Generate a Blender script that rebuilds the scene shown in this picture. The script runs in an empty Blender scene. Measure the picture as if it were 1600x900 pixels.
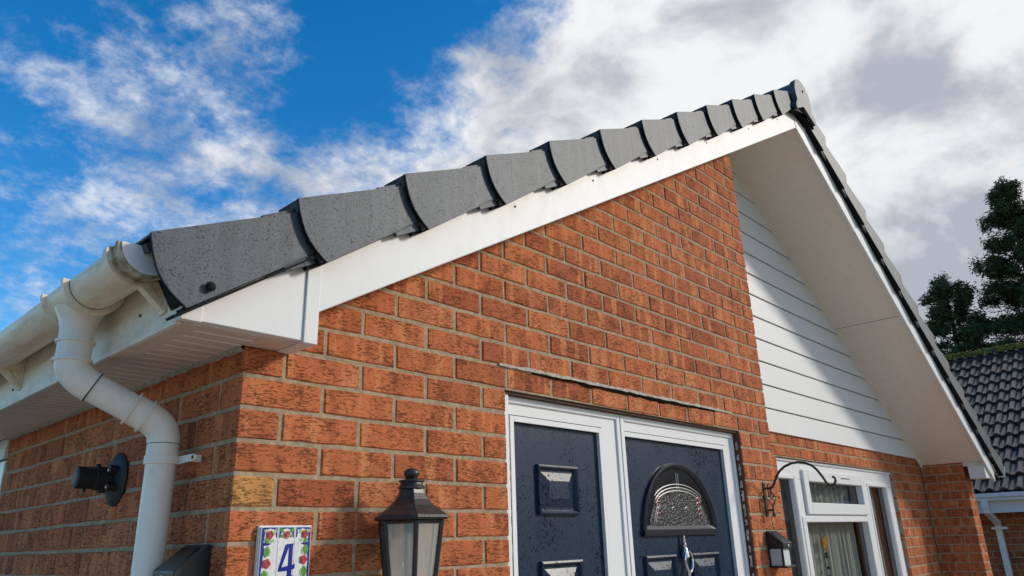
import bpy, bmesh, math, random
from mathutils import Vector, Matrix, noise as mnoise
random.seed(7)
rad = math.radians
Z0 = 1.90            # height of the reference brick bed above the ground; everything below is written relative to it
S = bpy.context.scene
COL = S.collection

# ------------------------------------------------------------------ camera
cam_d = bpy.data.cameras.new("camera"); cam = bpy.data.objects.new("camera", cam_d); COL.objects.link(cam)
CAMP = Vector((-0.7942, -1.5983, -0.3108))
CR = Vector((0.6861972, -0.7268447, -0.0288124)); CU = Vector((-0.2191762, -0.2443630, 0.9445891)); CF = Vector((0.6936103, 0.6418594, 0.3269883))
FPX = 1142.98
mw = Matrix.Identity(4)
for i in range(3):
    mw[i][0] = CR[i]; mw[i][1] = CU[i]; mw[i][2] = -CF[i]
mw.translation = CAMP + Vector((0, 0, Z0))
cam.matrix_world = mw
cam_d.sensor_width = 36.0; cam_d.lens = FPX / 1600 * 36; cam_d.clip_start = 0.05; cam_d.clip_end = 3000
S.camera = cam
S.render.resolution_x = 1024; S.render.resolution_y = 576

# ------------------------------------------------------------------ node helper
class NT:
    def __init__(self, tree): self.t = tree; self.n = tree.nodes; self.l = tree.links
    def add(self, typ, ins=None, **props):
        nd = self.n.new(typ)
        for k, v in props.items(): setattr(nd, k, v)
        for k, v in (ins or {}).items():
            sock = nd.inputs[k]
            if isinstance(v, bpy.types.NodeSocket): self.l.new(v, sock)
            else: sock.default_value = v
        return nd
    def math(self, op, a, b=None, c=None, clamp=False):
        ins = {0: a}
        if b is not None: ins[1] = b
        if c is not None: ins[2] = c
        return self.add('ShaderNodeMath', ins, operation=op, use_clamp=clamp).outputs[0]
    def vmath(self, op, a, b=None, out=0):
        ins = {0: a}
        if b is not None: ins[1] = b
        return self.add('ShaderNodeVectorMath', ins, operation=op).outputs[out]
    def mix(self, f, a, b, blend='MIX'):
        nd = self.n.new('ShaderNodeMix'); nd.data_type = 'RGBA'; nd.blend_type = blend
        for k, v in ((0, f), (6, a), (7, b)):
            if isinstance(v, bpy.types.NodeSocket): self.l.new(v, nd.inputs[k])
            else: nd.inputs[k].default_value = v if k == 0 else (*v[:3], 1)
        return nd.outputs[2]
    def noise(self, vec, scale, detail=3, rough=0.5, dist=0.0, out=0):
        return self.add('ShaderNodeTexNoise', {'Vector': vec, 'Scale': scale, 'Detail': detail, 'Roughness': rough, 'Distortion': dist}).outputs[out]
    def step(self, v, a, b, lo=0.0, hi=1.0):
        return self.add('ShaderNodeMapRange', {0: v, 1: a, 2: b, 3: lo, 4: hi}, interpolation_type='SMOOTHSTEP').outputs[0]

# ------------------------------------------------------------------ sky, sun, exposure
SUN = Vector((0.67, -0.60, 0.44)).normalized()          # direction towards the sun
W = bpy.data.worlds.new("World"); S.world = W; W.use_nodes = True
W.node_tree.nodes.clear(); w = NT(W.node_tree)
sky = w.add('ShaderNodeTexSky', sky_type='NISHITA', sun_disc=False)
sky.sun_elevation = math.asin(SUN.z); sky.sun_rotation = math.atan2(SUN.x, SUN.y)
sky.altitude = 100; sky.air_density = 1.0; sky.dust_density = 0.3; sky.ozone_density = 3.0
hs = w.add('ShaderNodeHueSaturation', {'Hue': 0.5, 'Saturation': 1.38, 'Value': 1.75, 'Color': sky.outputs[0]})
tc = w.add('ShaderNodeTexCoord'); d = tc.outputs['Generated']
sep = w.add('ShaderNodeSeparateXYZ', {0: d})
den = w.math('ADD', w.math('MAXIMUM', sep.outputs[2], 0.0), 0.36)
px = w.math('DIVIDE', sep.outputs[0], den); py = w.math('DIVIDE', sep.outputs[1], den)
cp = w.add('ShaderNodeCombineXYZ', {0: px, 1: py, 2: 0.0}).outputs[0]
cp = w.vmath('ADD', cp, (3.1, 1.7, 0.4))
n1 = w.noise(cp, 4.6, 14, 0.63, 0.12)
n2 = w.noise(w.vmath('ADD', cp, (7.3, 2.2, 1.1)), 13.0, 12, 0.66, 0.15)
dens = w.math('ADD', w.math('MULTIPLY', n1, 0.62), w.math('MULTIPLY', n2, 0.38))
# cloud banks, the first widened out of view to shape the fill light: direction of the middle, outer / inner cosine, weight
LOBES = [((0.85, -0.45, 0.25), 0.28, 0.66, 0.27), ((0.76, 0.42, 0.50), 0.90, 0.985, 0.10), ((0.67, 0.60, 0.44), 0.965, 0.995, 0.08),
         ((0.20, 0.84, 0.49), 0.975, 0.998, 0.01), ((0.18, 0.90, 0.40), 0.988, 0.999, 0.0), ((0.45, 0.68, 0.58), 0.972, 0.996, 0.05), ((0.30, 0.78, 0.55), 0.985, 0.998, 0.05),
         ((0.28, 0.91, 0.31), 0.972, 0.998, 0.07), ((0.46, 0.80, 0.38), 0.982, 0.998, 0.10), ((0.67, 0.60, 0.42), 0.975, 0.998, 0.06), ((0.42, 0.775, 0.473), 0.982, 0.999, -0.03), ((0.33, 0.70, 0.64), 0.985, 0.999, -0.05), ((0.60, 0.60, 0.60), 0.978, 0.999, -0.06)]
for v, c0, c1, wt in LOBES:
    dt = w.vmath('DOT_PRODUCT', d, tuple(Vector(v).normalized()), out=1)
    dens = w.math('ADD', dens, w.step(dt, c0, c1, 0.0, wt))
cov = w.math('MULTIPLY', w.step(dens, 0.505, 0.735), w.step(dens, 0.45, 0.74, 0.60, 1.0))
shade = w.noise(w.vmath('ADD', cp, (0.35, -0.3, 2.0)), 4.2, 7, 0.55, 0.3)
lowsky = w.step(sep.outputs[2], 0.44, 0.22)
bank = w.step(w.vmath('DOT_PRODUCT', d, tuple(Vector((0.95, 0.10, 0.42)).normalized()), out=1), 0.84, 0.97)
grey = w.math('ADD', w.step(shade, 0.43, 0.66), w.math('MULTIPLY', w.math('MULTIPLY', lowsky, bank), 0.95), clamp=True)
ccol = w.mix(grey, (8.2, 8.25, 8.4), (4.0, 4.3, 4.95))
skyc = w.mix(cov, hs.outputs[0], ccol)
bg = w.add('ShaderNodeBackground', {'Color': skyc, 'Strength': 0.10})
wo = w.add('ShaderNodeOutputWorld', {0: bg.outputs[0]})

sun_d = bpy.data.lights.new("sun", 'SUN'); sun_d.energy = 2.35; sun_d.angle = rad(8.0); sun_d.color = (1.0, 0.93, 0.82)
sun = bpy.data.objects.new("sun", sun_d); COL.objects.link(sun)
sun.rotation_euler = SUN.to_track_quat('Z', 'Y').to_euler(); sun.location = (5, -6, 8)
S.view_settings.view_transform = 'Standard'; S.view_settings.look = 'None'; S.view_settings.exposure = 0.15; S.view_settings.gamma = 1.0
S.view_settings.use_curve_mapping = False

# ------------------------------------------------------------------ materials
MAT = {}
def new_mat(name):
    m = bpy.data.materials.new(name); m.use_nodes = True; m.node_tree.nodes.clear()
    t = NT(m.node_tree); MAT[name] = m; return t
def finish(t, color, rough=0.5, bump=None, bstr=0.3, bdist=0.002, metal=0.0, spec=0.5, **extra):
    ins = {'Base Color': color if isinstance(color, bpy.types.NodeSocket) else (*color, 1), 'Roughness': rough, 'Metallic': metal, 'Specular IOR Level': spec}
    ins.update(extra)
    if bump is not None:
        b = t.add('ShaderNodeBump', {'Strength': bstr, 'Distance': bdist, 'Height': bump}); ins['Normal'] = b.outputs[0]
    p = t.add('ShaderNodeBsdfPrincipled', ins)
    t.add('ShaderNodeOutputMaterial', {0: p.outputs[0]}); return p
def coords(t, mul=(1, 1, 1), rnd=True):
    o = t.add('ShaderNodeTexCoord').outputs['Object']
    r = None
    if rnd:
        a = t.add('ShaderNodeObjectInfo').outputs['Random']; b = t.add('ShaderNodeNewGeometry').outputs['Random Per Island']
        r = t.math('FRACT', t.math('ADD', a, b))
        o = t.vmath('ADD', o, t.add('ShaderNodeCombineXYZ', {0: t.math('MULTIPLY', r, 91.0), 1: t.math('MULTIPLY', r, 37.0), 2: t.math('MULTIPLY', r, 53.0)}).outputs[0])
    return o, r
def sc(t, v, s): return t.vmath('MULTIPLY', v, s)

def brick_mat(name, c_lo, c_mid, c_hi):
    t = new_mat(name); v, r = coords(t)
    ramp = t.add('ShaderNodeValToRGB', {0: r}); e = ramp.color_ramp.elements
    e[0].position = 0.0; e[0].color = (*c_lo, 1); e[1].position = 1.0; e[1].color = (*c_hi, 1)
    m_ = e.new(0.35); m_.color = (*c_mid, 1); m2 = e.new(0.75); m2.color = (c_mid[0] * 1.08, c_mid[1] * 1.05, c_mid[2], 1)
    band = t.noise(sc(t, v, (24, 24, 2.5)), 1.0, 2, 0.5)
    base = t.mix(t.step(band, 0.47, 0.74), ramp.outputs[0], tuple(x * 0.78 for x in c_mid))
    base = t.mix(t.step(band, 0.46, 0.36), base, (c_hi[0] * 1.02, c_hi[1] * 1.1, c_hi[2] * 1.08))
    cr = t.noise(sc(t, v, (58, 58, 230)), 1.0, 6, 0.70, 0.9)
    cr2 = t.noise(sc(t, v, (70, 70, 260)), 1.0, 3, 0.6, 0.5)
    patch = t.noise(v, 16.0, 2, 0.5)
    thr = t.math('ADD', 0.555, t.math('MULTIPLY', t.math('SUBTRACT', patch, 0.5), -0.30))
    crease = t.step(t.math('SUBTRACT', cr, thr), -0.015, 0.075)
    crease2 = t.step(cr2, 0.60, 0.68)
    grain = t.noise(v, 420.0, 3, 0.6)
    base = t.mix(t.math('MULTIPLY', crease, 0.50), base, (0.11, 0.038, 0.020))
    base = t.mix(t.math('MULTIPLY', crease2, 0.40), base, (0.10, 0.035, 0.02))
    base = t.mix(t.step(grain, 0.64, 0.74, 0, 0.30), base, (0.55, 0.30, 0.18))
    hgt = t.math('SUBTRACT', t.math('MULTIPLY', grain, 0.25), t.math('ADD', crease, t.math('MULTIPLY', crease2, 0.4)))
    finish(t, base, 0.88, hgt, 0.9, 0.0045, spec=0.2)
brick_mat('brick_red', (0.37, 0.098, 0.043), (0.50, 0.150, 0.061), (0.58, 0.195, 0.082))
brick_mat('brick_yellow', (0.54, 0.255, 0.085), (0.56, 0.265, 0.09), (0.58, 0.28, 0.10))
brick_mat('brick_far', (0.30, 0.08, 0.038), (0.42, 0.13, 0.058), (0.50, 0.17, 0.075))

t = new_mat('mortar'); v, r = coords(t, rnd=False)
n = t.noise(v, 60, 5, 0.6); n3 = t.noise(v, 9, 3, 0.5); n4 = t.noise(v, 500, 2, 0.5)
c = t.mix(t.step(n, 0.35, 0.7), (0.31, 0.235, 0.15), (0.45, 0.355, 0.24)); c = t.mix(t.step(n3, 0.5, 0.75, 0, 0.5), c, (0.26, 0.205, 0.14))
finish(t, c, 0.95, t.math('ADD', n, t.math('MULTIPLY', n4, 0.4)), 0.8, 0.003, spec=0.1)
t = new_mat('mortar_new'); v, r = coords(t, rnd=False); n = t.noise(v, 90, 5, 0.65)
finish(t, t.mix(t.step(n, 0.3, 0.7), (0.36, 0.32, 0.26), (0.60, 0.55, 0.46)), 0.95, n, 1.0, 0.006, spec=0.1)
t = new_mat('crack_dark'); finish(t, (0.012, 0.010, 0.008), 1.0, spec=0.0)

def pvc(name, col, dirt, amt, rough=0.48, streak=(3, 3, 1), lo=0.45, hi=0.75):
    t = new_mat(name); v, r = coords(t, rnd=False)
    n = t.noise(sc(t, v, streak), 6.0, 6, 0.62, 0.3); n2 = t.noise(v, 45, 4, 0.6); n3 = t.noise(v, 1.3, 3, 0.5)
    f = t.math('MULTIPLY', t.step(t.math('ADD', t.math('MULTIPLY', n, 0.7), t.math('MULTIPLY', n2, 0.3)), lo, hi), amt)
    c = t.mix(f, col, dirt); c = t.mix(t.step(n3, 0.35, 0.7, 0, 0.10), c, tuple(x * 0.8 for x in col))
    rr = t.math('ADD', rough, t.math('MULTIPLY', f, 0.35))
    finish(t, c, rr, n2, 0.06, 0.002, spec=0.35)
pvc('upvc_white', (0.72, 0.72, 0.71), (0.52, 0.49, 0.42), 0.13)
pvc('upvc_frame', (0.80, 0.80, 0.79), (0.55, 0.53, 0.47), 0.10, 0.28)
pvc('upvc_soffit', (0.80, 0.735, 0.65), (0.52, 0.45, 0.38), 0.22, 0.45, lo=0.42, hi=0.72)
pvc('upvc_soffit_shade', (0.68, 0.565, 0.47), (0.48, 0.38, 0.30), 0.5, 0.5, lo=0.42, hi=0.72)  # eaves shade and warm brick bounce put into the base colour
pvc('fascia_old', (0.80, 0.71, 0.58), (0.40, 0.32, 0.23), 0.55, 0.4, (4, 1, 4), 0.42, 0.7)
pvc('gutter_pvc', (0.84, 0.72, 0.55), (0.54, 0.41, 0.26), 0.55, 0.42, (7, 1.0, 7), 0.40, 0.70)
pvc('gutter_grime', (0.52, 0.45, 0.33), (0.17, 0.13, 0.07), 0.85, 0.55, (9, 2, 9), 0.36, 0.62)
pvc('downpipe_pvc', (0.86, 0.80, 0.71), (0.50, 0.44, 0.35), 0.30, 0.36, (4, 4, 0.7), 0.45, 0.75)

# wet grey verge plastic with rain drops
t = new_mat('verge_grey'); v, r = coords(t, rnd=False)
vo = t.add('ShaderNodeTexVoronoi', {'Vector': v, 'Scale': 105.0, 'Randomness': 1.0})
bl = t.noise(v, 30, 3, 0.6); fine = t.noise(v, 260, 3, 0.6)
thr = t.math('ADD', 0.20, t.math('MULTIPLY', bl, 0.28))
vs = t.add('ShaderNodeSeparateColor', {0: vo.outputs['Color']})
sp = t.noise(sc(t, v, (230, 230, 330)), 1.0, 2, 0.5, 0.3)
drop = t.step(t.math('ADD', sp, t.math('MULTIPLY', t.math('SUBTRACT', bl, 0.5), 0.22)), 0.585, 0.65)
streak = t.noise(sc(t, v, (26, 26, 2.0)), 1.0, 3, 0.5)
c = t.mix(t.step(streak, 0.38, 0.66), (0.034, 0.050, 0.070), (0.058, 0.079, 0.104))
c = t.mix(t.step(fine, 0.45, 0.68, 0, 0.5), c, (0.034, 0.041, 0.052))
orn = t.add('ShaderNodeObjectInfo').outputs['Random']
run = t.noise(sc(t, v, (9, 9, 1.1)), 1.0, 5, 0.65)
c = t.mix(t.math('MULTIPLY', t.step(run, 0.50, 0.72), 0.45), c, (0.115, 0.122, 0.125))
c = t.mix(t.math('MULTIPLY', orn, 0.30), c, (0.050, 0.055, 0.060))
c = t.mix(t.math('MULTIPLY', drop, 0.75), c, (0.010, 0.013, 0.017))
rr = t.math('SUBTRACT', t.math('ADD', 0.46, t.math('MULTIPLY', fine, 0.20)), t.math('MULTIPLY', drop, 0.04))
finish(t, c, rr, t.math('MULTIPLY', drop, 0.4), 0.08, 0.001, spec=t.math('SUBTRACT', 0.50, t.math('MULTIPLY', drop, 0.32)))
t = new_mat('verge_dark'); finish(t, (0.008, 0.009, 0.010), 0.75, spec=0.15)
t = new_mat('roof_tile'); v, r = coords(t); n = t.noise(v, 22, 5, 0.6)
finish(t, t.mix(t.step(n, 0.35, 0.7), (0.055, 0.058, 0.066), (0.10, 0.105, 0.115)), 0.5, n, 0.3, 0.004)

# neighbour's wet concrete tile with lichen
t = new_mat('pantile'); v, r = coords(t); n = t.noise(v, 14, 5, 0.65); n2 = t.noise(v, 5, 3, 0.5)
c = t.mix(t.step(n, 0.35, 0.7), (0.034, 0.032, 0.032), (0.095, 0.088, 0.085)); c = t.mix(t.math('MULTIPLY', t.step(n2, 0.60, 0.70), t.step(n, 0.5, 0.6)), c, (0.16, 0.15, 0.13))
c = t.mix(t.step(r, 0.93, 0.97, 0, 0.35), c, (0.16, 0.07, 0.05))
c = t.mix(t.math('MULTIPLY', t.math('FRACT', t.math('MULTIPLY', r, 7.3)), 0.55), c, (0.022, 0.021, 0.022))
finish(t, c, 0.27, n, 0.5, 0.006, spec=0.5)
t = new_mat('moss'); v, r = coords(t); n = t.noise(v, 18, 6, 0.7); n2 = t.noise(v, 6, 4, 0.6)
c = t.mix(t.step(n, 0.35, 0.65), (0.055, 0.060, 0.012), (0.22, 0.19, 0.035)); c = t.mix(t.step(n2, 0.55, 0.7), c, (0.05, 0.05, 0.05))
finish(t, c, 0.95, n, 1.0, 0.03, spec=0.1)

# composite door: navy, wood grain, rain spots
def door_mat(name, drops=True):
    t = new_mat(name); v, r = coords(t, rnd=False)
    g = t.noise(sc(t, v, (60, 60, 5)), 1.0, 5, 0.6, 1.4); fine = t.noise(sc(t, v, (240, 240, 30)), 1.0, 3, 0.5)
    a = t.noise(sc(t, v, (170, 170, 105)), 1.0, 2, 0.5, 0.4); b = t.noise(v, 5.0, 3, 0.6, 0.3)
    dr = t.step(t.math('ADD', a, t.math('MULTIPLY', t.math('SUBTRACT', b, 0.5), 0.55)), 0.60, 0.64)
    c = t.mix(t.step(g, 0.35, 0.7), (0.010, 0.024, 0.050), (0.013, 0.029, 0.060))
    c = t.mix(t.math('MULTIPLY', dr, 0.8), c, (0.006, 0.009, 0.016))
    rr = t.math('SUBTRACT', 0.32, t.math('MULTIPLY', dr, 0.12))
    finish(t, c, rr, t.math('ADD', t.math('ADD', t.math('MULTIPLY', g, 0.5), t.math('MULTIPLY', fine, 0.3)), t.math('MULTIPLY', dr, 0.5)), 0.22, 0.0015, spec=t.math('SUBTRACT', 0.35, t.math('MULTIPLY', dr, 0.28)))
door_mat('door_navy')
t = new_mat('door_trim'); v, r = coords(t, rnd=False); n = t.noise(v, 60, 3, 0.5)
finish(t, (0.012, 0.015, 0.021), 0.30, n, 0.1, 0.002, spec=0.4)
t = new_mat('obscure_glass'); v, r = coords(t, rnd=False); n = t.noise(v, 130, 4, 0.6, 0.5); vo = t.add('ShaderNodeTexVoronoi', {'Vector': v, 'Scale': 110.0})
finish(t, t.mix(t.step(n, 0.4, 0.65), (0.022, 0.023, 0.024), (0.075, 0.078, 0.078)), 0.22, t.math('ADD', n, vo.outputs['Distance']), 1.0, 0.005, spec=0.35)
t = new_mat('plain_dark_glass'); v, r = coords(t, rnd=False); n = t.noise(v, 25, 2, 0.5); finish(t, (0.012, 0.012, 0.013), 0.10, n, 0.15, 0.003, spec=0.3)
t = new_mat('red_glass'); finish(t, (0.11, 0.006, 0.013), 0.15, spec=0.7)
t = new_mat('lead_came'); finish(t, (0.55, 0.55, 0.55), 0.35, metal=0.6)
t = new_mat('chrome'); v, r = coords(t, rnd=False); finish(t, (0.72, 0.72, 0.73), 0.14, t.noise(v, 80, 2, 0.5), 0.1, 0.001, metal=1.0)
t = new_mat('reveal_timber'); v, r = coords(t, rnd=False); n = t.noise(sc(t, v, (20, 20, 4)), 2.0, 5, 0.6)
finish(t, t.mix(t.step(n, 0.35, 0.7), (0.060, 0.022, 0.014), (0.12, 0.05, 0.03)), 0.8, n, 0.5, 0.004)
t = new_mat('old_sealant'); v, r = coords(t, rnd=False); n = t.noise(v, 50, 5, 0.7)
finish(t, t.mix(t.step(n, 0.4, 0.65), (0.34, 0.29, 0.26), (0.66, 0.63, 0.60)), 0.8, n, 0.6, 0.004)
t = new_mat('groove_grey'); finish(t, (0.24, 0.24, 0.24), 0.7)
t = new_mat('gasket'); finish(t, (0.012, 0.012, 0.013), 0.6)

# window glass: clear pane, Fresnel reflection over transparency
def schlick(t, f0):
    fc = t.add('ShaderNodeLayerWeight', {'Blend': 0.5}).outputs['Facing']
    return t.math('ADD', f0, t.math('MULTIPLY', t.math('POWER', fc, 5.0), 1.0 - f0), clamp=True)
t = new_mat('window_glass')
fr = schlick(t, 0.06); tr = t.add('ShaderNodeBsdfTransparent', {'Color': (0.93, 0.95, 0.94, 1)}); gl = t.add('ShaderNodeBsdfGlossy', {'Color': (0.95, 0.97, 1, 1), 'Roughness': 0.02})
mx = t.add('ShaderNodeMixShader', {0: fr, 1: tr.outputs[0], 2: gl.outputs[0]}); t.add('ShaderNodeOutputMaterial', {0: mx.outputs[0]})
t = new_mat('lantern_glass'); v, r = coords(t, rnd=False)
fr = schlick(t, 0.045); tr = t.add('ShaderNodeBsdfTransparent', {'Color': (0.86, 0.90, 0.86, 1)}); df = t.add('ShaderNodeBsdfDiffuse', {'Color': (0.80, 0.86, 0.81, 1)}); tl = t.add('ShaderNodeBsdfTranslucent', {'Color': (0.88, 0.93, 0.88, 1)})
gl = t.add('ShaderNodeBsdfGlossy', {'Roughness': 0.05})
a1 = t.add('ShaderNodeMixShader', {0: 0.5, 1: df.outputs[0], 2: tl.outputs[0]})
m1 = t.add('ShaderNodeMixShader', {0: 0.50, 1: tr.outputs[0], 2: a1.outputs[0]}); m2 = t.add('ShaderNodeMixShader', {0: fr, 1: m1.outputs[0], 2: gl.outputs[0]}); t.add('ShaderNodeOutputMaterial', {0: m2.outputs[0]})
t = new_mat('bulb_glass'); fr = schlick(t, 0.06); tr = t.add('ShaderNodeBsdfTransparent', {'Color': (0.9, 0.9, 0.9, 1)}); gl = t.add('ShaderNodeBsdfGlossy', {'Roughness': 0.03})
m1 = t.add('ShaderNodeMixShader', {0: t.math('MULTIPLY', fr, 2.0, clamp=True), 1: tr.outputs[0], 2: gl.outputs[0]}); t.add('ShaderNodeOutputMaterial', {0: m1.outputs[0]})
t = new_mat('black_metal'); v, r = coords(t, rnd=False); n = t.noise(v, 35, 5, 0.65); n2 = t.noise(v, 120, 3, 0.6)
finish(t, t.mix(t.step(n, 0.55, 0.72), (0.020, 0.018, 0.019), (0.085, 0.075, 0.078)), t.math('ADD', 0.25, t.math('MULTIPLY', n, 0.35)), n2, 0.25, 0.003, spec=0.6)
t = new_mat('black_plastic'); v, r = coords(t, rnd=False); n = t.noise(v, 60, 3, 0.5); finish(t, (0.014, 0.015, 0.017), 0.42, n, 0.1, 0.002)
t = new_mat('black_rubber'); v, r = coords(t, rnd=False); n = t.noise(v, 90, 3, 0.5); finish(t, (0.013, 0.013, 0.014), 0.55, n, 0.15, 0.002)
t = new_mat('solar_cell'); finish(t, (0.006, 0.008, 0.013), 0.3, spec=0.25)
t = new_mat('frosted_white'); v, r = coords(t, rnd=False); n = t.noise(v, 300, 2, 0.5); finish(t, (0.58, 0.60, 0.60), 0.55, n, 0.5, 0.002)
def plain(name, col, rough=0.3, **k):
    t = new_mat(name); v, r = coords(t, rnd=False); n = t.noise(v, 90, 3, 0.6)
    finish(t, t.mix(t.step(n, 0.35, 0.7), col, tuple(x * 0.82 for x in col)), rough, n, 0.06, 0.001, **k)
plain('glaze_white', (0.78, 0.78, 0.76), 0.12); plain('glaze_blue', (0.012, 0.025, 0.26), 0.12); plain('glaze_red', (0.50, 0.05, 0.055), 0.15); plain('glaze_pink', (0.62, 0.20, 0.19), 0.15)
plain('glaze_green', (0.13, 0.33, 0.07), 0.15); plain('glaze_leaf_light', (0.42, 0.56, 0.28), 0.15); plain('orange_glass', (0.50, 0.20, 0.03), 0.2); plain('dark_bead', (0.03, 0.03, 0.05), 0.2)
t = new_mat('net_curtain'); v, r = coords(t, rnd=False); n = t.noise(sc(t, v, (70, 70, 1.5)), 1.0, 3, 0.6)
cc = t.mix(t.step(n, 0.35, 0.65), (0.36, 0.36, 0.31), (0.52, 0.52, 0.46)); dfx = t.add('ShaderNodeBsdfDiffuse', {'Color': cc}); tlx = t.add('ShaderNodeBsdfTranslucent', {'Color': (0.3, 0.3, 0.26, 1)}); trx = t.add('ShaderNodeBsdfTransparent', {})
ma = t.add('ShaderNodeMixShader', {0: 0.3, 1: dfx.outputs[0], 2: tlx.outputs[0]}); mb = t.add('ShaderNodeMixShader', {0: 0.12, 1: ma.outputs[0], 2: trx.outputs[0]}); t.add('ShaderNodeOutputMaterial', {0: mb.outputs[0]})
t = new_mat('brown_drape'); v, r = coords(t, rnd=False); n = t.noise(v, 90, 3, 0.6); finish(t, t.mix(n, (0.34, 0.20, 0.14), (0.42, 0.27, 0.19)), 0.9, n, 0.3, 0.002)
t = new_mat('room_dark'); finish(t, (0.09, 0.085, 0.08), 0.9)
t = new_mat('foliage'); v, r = coords(t, rnd=True); geo = t.add('ShaderNodeNewGeometry').outputs['Random Per Island']
c = t.mix(geo, (0.032, 0.048, 0.018), (0.090, 0.112, 0.042)); finish(t, c, 0.7, spec=0.25)
t = new_mat('bark'); v, r = coords(t, rnd=False); n = t.noise(sc(t, v, (6, 6, 1)), 2.0, 5, 0.6); finish(t, t.mix(n, (0.03, 0.022, 0.017), (0.075, 0.055, 0.042)), 0.95, n, 0.8, 0.03)
t = new_mat('grass'); v, r = coords(t, rnd=False); n = t.noise(v, 1.5, 6, 0.6); finish(t, t.mix(n, (0.035, 0.065, 0.018), (0.085, 0.12, 0.035)), 0.95, n, 0.5, 0.05)
t = new_mat('block_paving'); v, r = coords(t, rnd=False)
br = t.add('ShaderNodeTexBrick', {'Vector': v, 'Color1': (0.54, 0.44, 0.34, 1), 'Color2': (0.46, 0.36, 0.27, 1), 'Mortar': (0.26, 0.21, 0.16, 1), 'Scale': 1.0, 'Mortar Size': 0.004, 'Brick Width': 0.2, 'Row Height': 0.1})
n = t.noise(v, 6, 5, 0.6); finish(t, t.mix(t.step(n, 0.3, 0.7, 0, 0.4), br.outputs[0], (0.34, 0.27, 0.20)), 0.8, br.outputs[1], -0.5, 0.004)

t = new_mat('concrete'); v, r = coords(t, rnd=False); n = t.noise(v, 120, 4, 0.6); finish(t, t.mix(n, (0.34, 0.29, 0.235), (0.48, 0.42, 0.345)), 0.9, n, 0.6, 0.004)

# ------------------------------------------------------------------ mesh helpers
class MB:
    """collects faces in place coordinates (z relative to the reference bed joint)"""
    def __init__(self): self.v = []; self.f = []
    def add(self, vs, fs):
        o = len(self.v); self.v += [Vector(p) for p in vs]; self.f += [tuple(i + o for i in q) for q in fs]; return self
    def box(self, x0, x1, y0, y1, z0, z1):
        return self.add([(x0, y0, z0), (x1, y0, z0), (x1, y1, z0), (x0, y1, z0), (x0, y0, z1), (x1, y0, z1), (x1, y1, z1), (x0, y1, z1)],
                        [(0, 3, 2, 1), (4, 5, 6, 7), (0, 1, 5, 4), (1, 2, 6, 5), (2, 3, 7, 6), (3, 0, 4, 7)])
    def prism(self, poly, a, b):
        """closed outline of points; extruded between two maps a(p), b(p)"""
        n = len(poly); vs = [a(p) for p in poly] + [b(p) for p in poly]
        fs = [tuple(range(n))[::-1], tuple(range(n, 2 * n))] + [(i, (i + 1) % n, n + (i + 1) % n, n + i) for i in range(n)]
        return self.add(vs, fs)
    def prism_y(self, poly, y0, y1): return self.prism(poly, lambda p: (p[0], y0, p[1]), lambda p: (p[0], y1, p[1]))
    def prism_x(self, poly, x0, x1): return self.prism(poly, lambda p: (x0, p[0], p[1]), lambda p: (x1, p[0], p[1]))
    def prism_z(self, poly, z0, z1): return self.prism(poly, lambda p: (p[0], p[1], z0), lambda p: (p[0], p[1], z1))
    def tube(self, path, r, seg=10, caps=True):
        path = [Vector(p) for p in path]; n = len(path)
        rs = r if isinstance(r, (list, tuple)) else [r] * n
        tans = [(path[min(i + 1, n - 1)] - path[max(i - 1, 0)]).normalized() for i in range(n)]
        up = Vector((0, 0, 1)) if abs(tans[0].z) < 0.9 else Vector((1, 0, 0))
        s = tans[0].cross(up).normalized(); vs = []
        for i in range(n):
            s = (s - tans[i] * s.dot(tans[i])).normalized(); b = tans[i].cross(s)
            for k in range(seg):
                a = 2 * math.pi * k / seg; vs.append(path[i] + (s * math.cos(a) + b * math.sin(a)) * rs[i])
        fs = [(i * seg + k, i * seg + (k + 1) % seg, (i + 1) * seg + (k + 1) % seg, (i + 1) * seg + k) for i in range(n - 1) for k in range(seg)]
        if caps: fs += [tuple(range(seg))[::-1], tuple(range((n - 1) * seg, n * seg))]
        return self.add(vs, fs)
    def lathe(self, prof, o, ax, seg=24, phase=0.0, arc=2 * math.pi):
        """profile of (radius, height) along axis ax from o"""
        ax = Vector(ax).normalized(); o = Vector(o); up = Vector((0, 0, 1)) if abs(ax.z) < 0.9 else Vector((1, 0, 0))
        s = ax.cross(up).normalized(); b = ax.cross(s); full = arc > 6.28; m = seg if full else seg + 1
        vs = [o + ax * h + (s * math.cos(phase + arc * k / seg) + b * math.sin(phase + arc * k / seg)) * max(r, 1e-5) for r, h in prof for k in range(m)]
        fs = [(i * m + k, i * m + (k + 1) % m, (i + 1) * m + (k + 1) % m, (i + 1) * m + k) for i in range(len(prof) - 1) for k in range(seg)]
        if full: fs += [tuple(range(m))[::-1], tuple(range((len(prof) - 1) * m, len(prof) * m))]
        return self.add(vs, fs)

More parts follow.
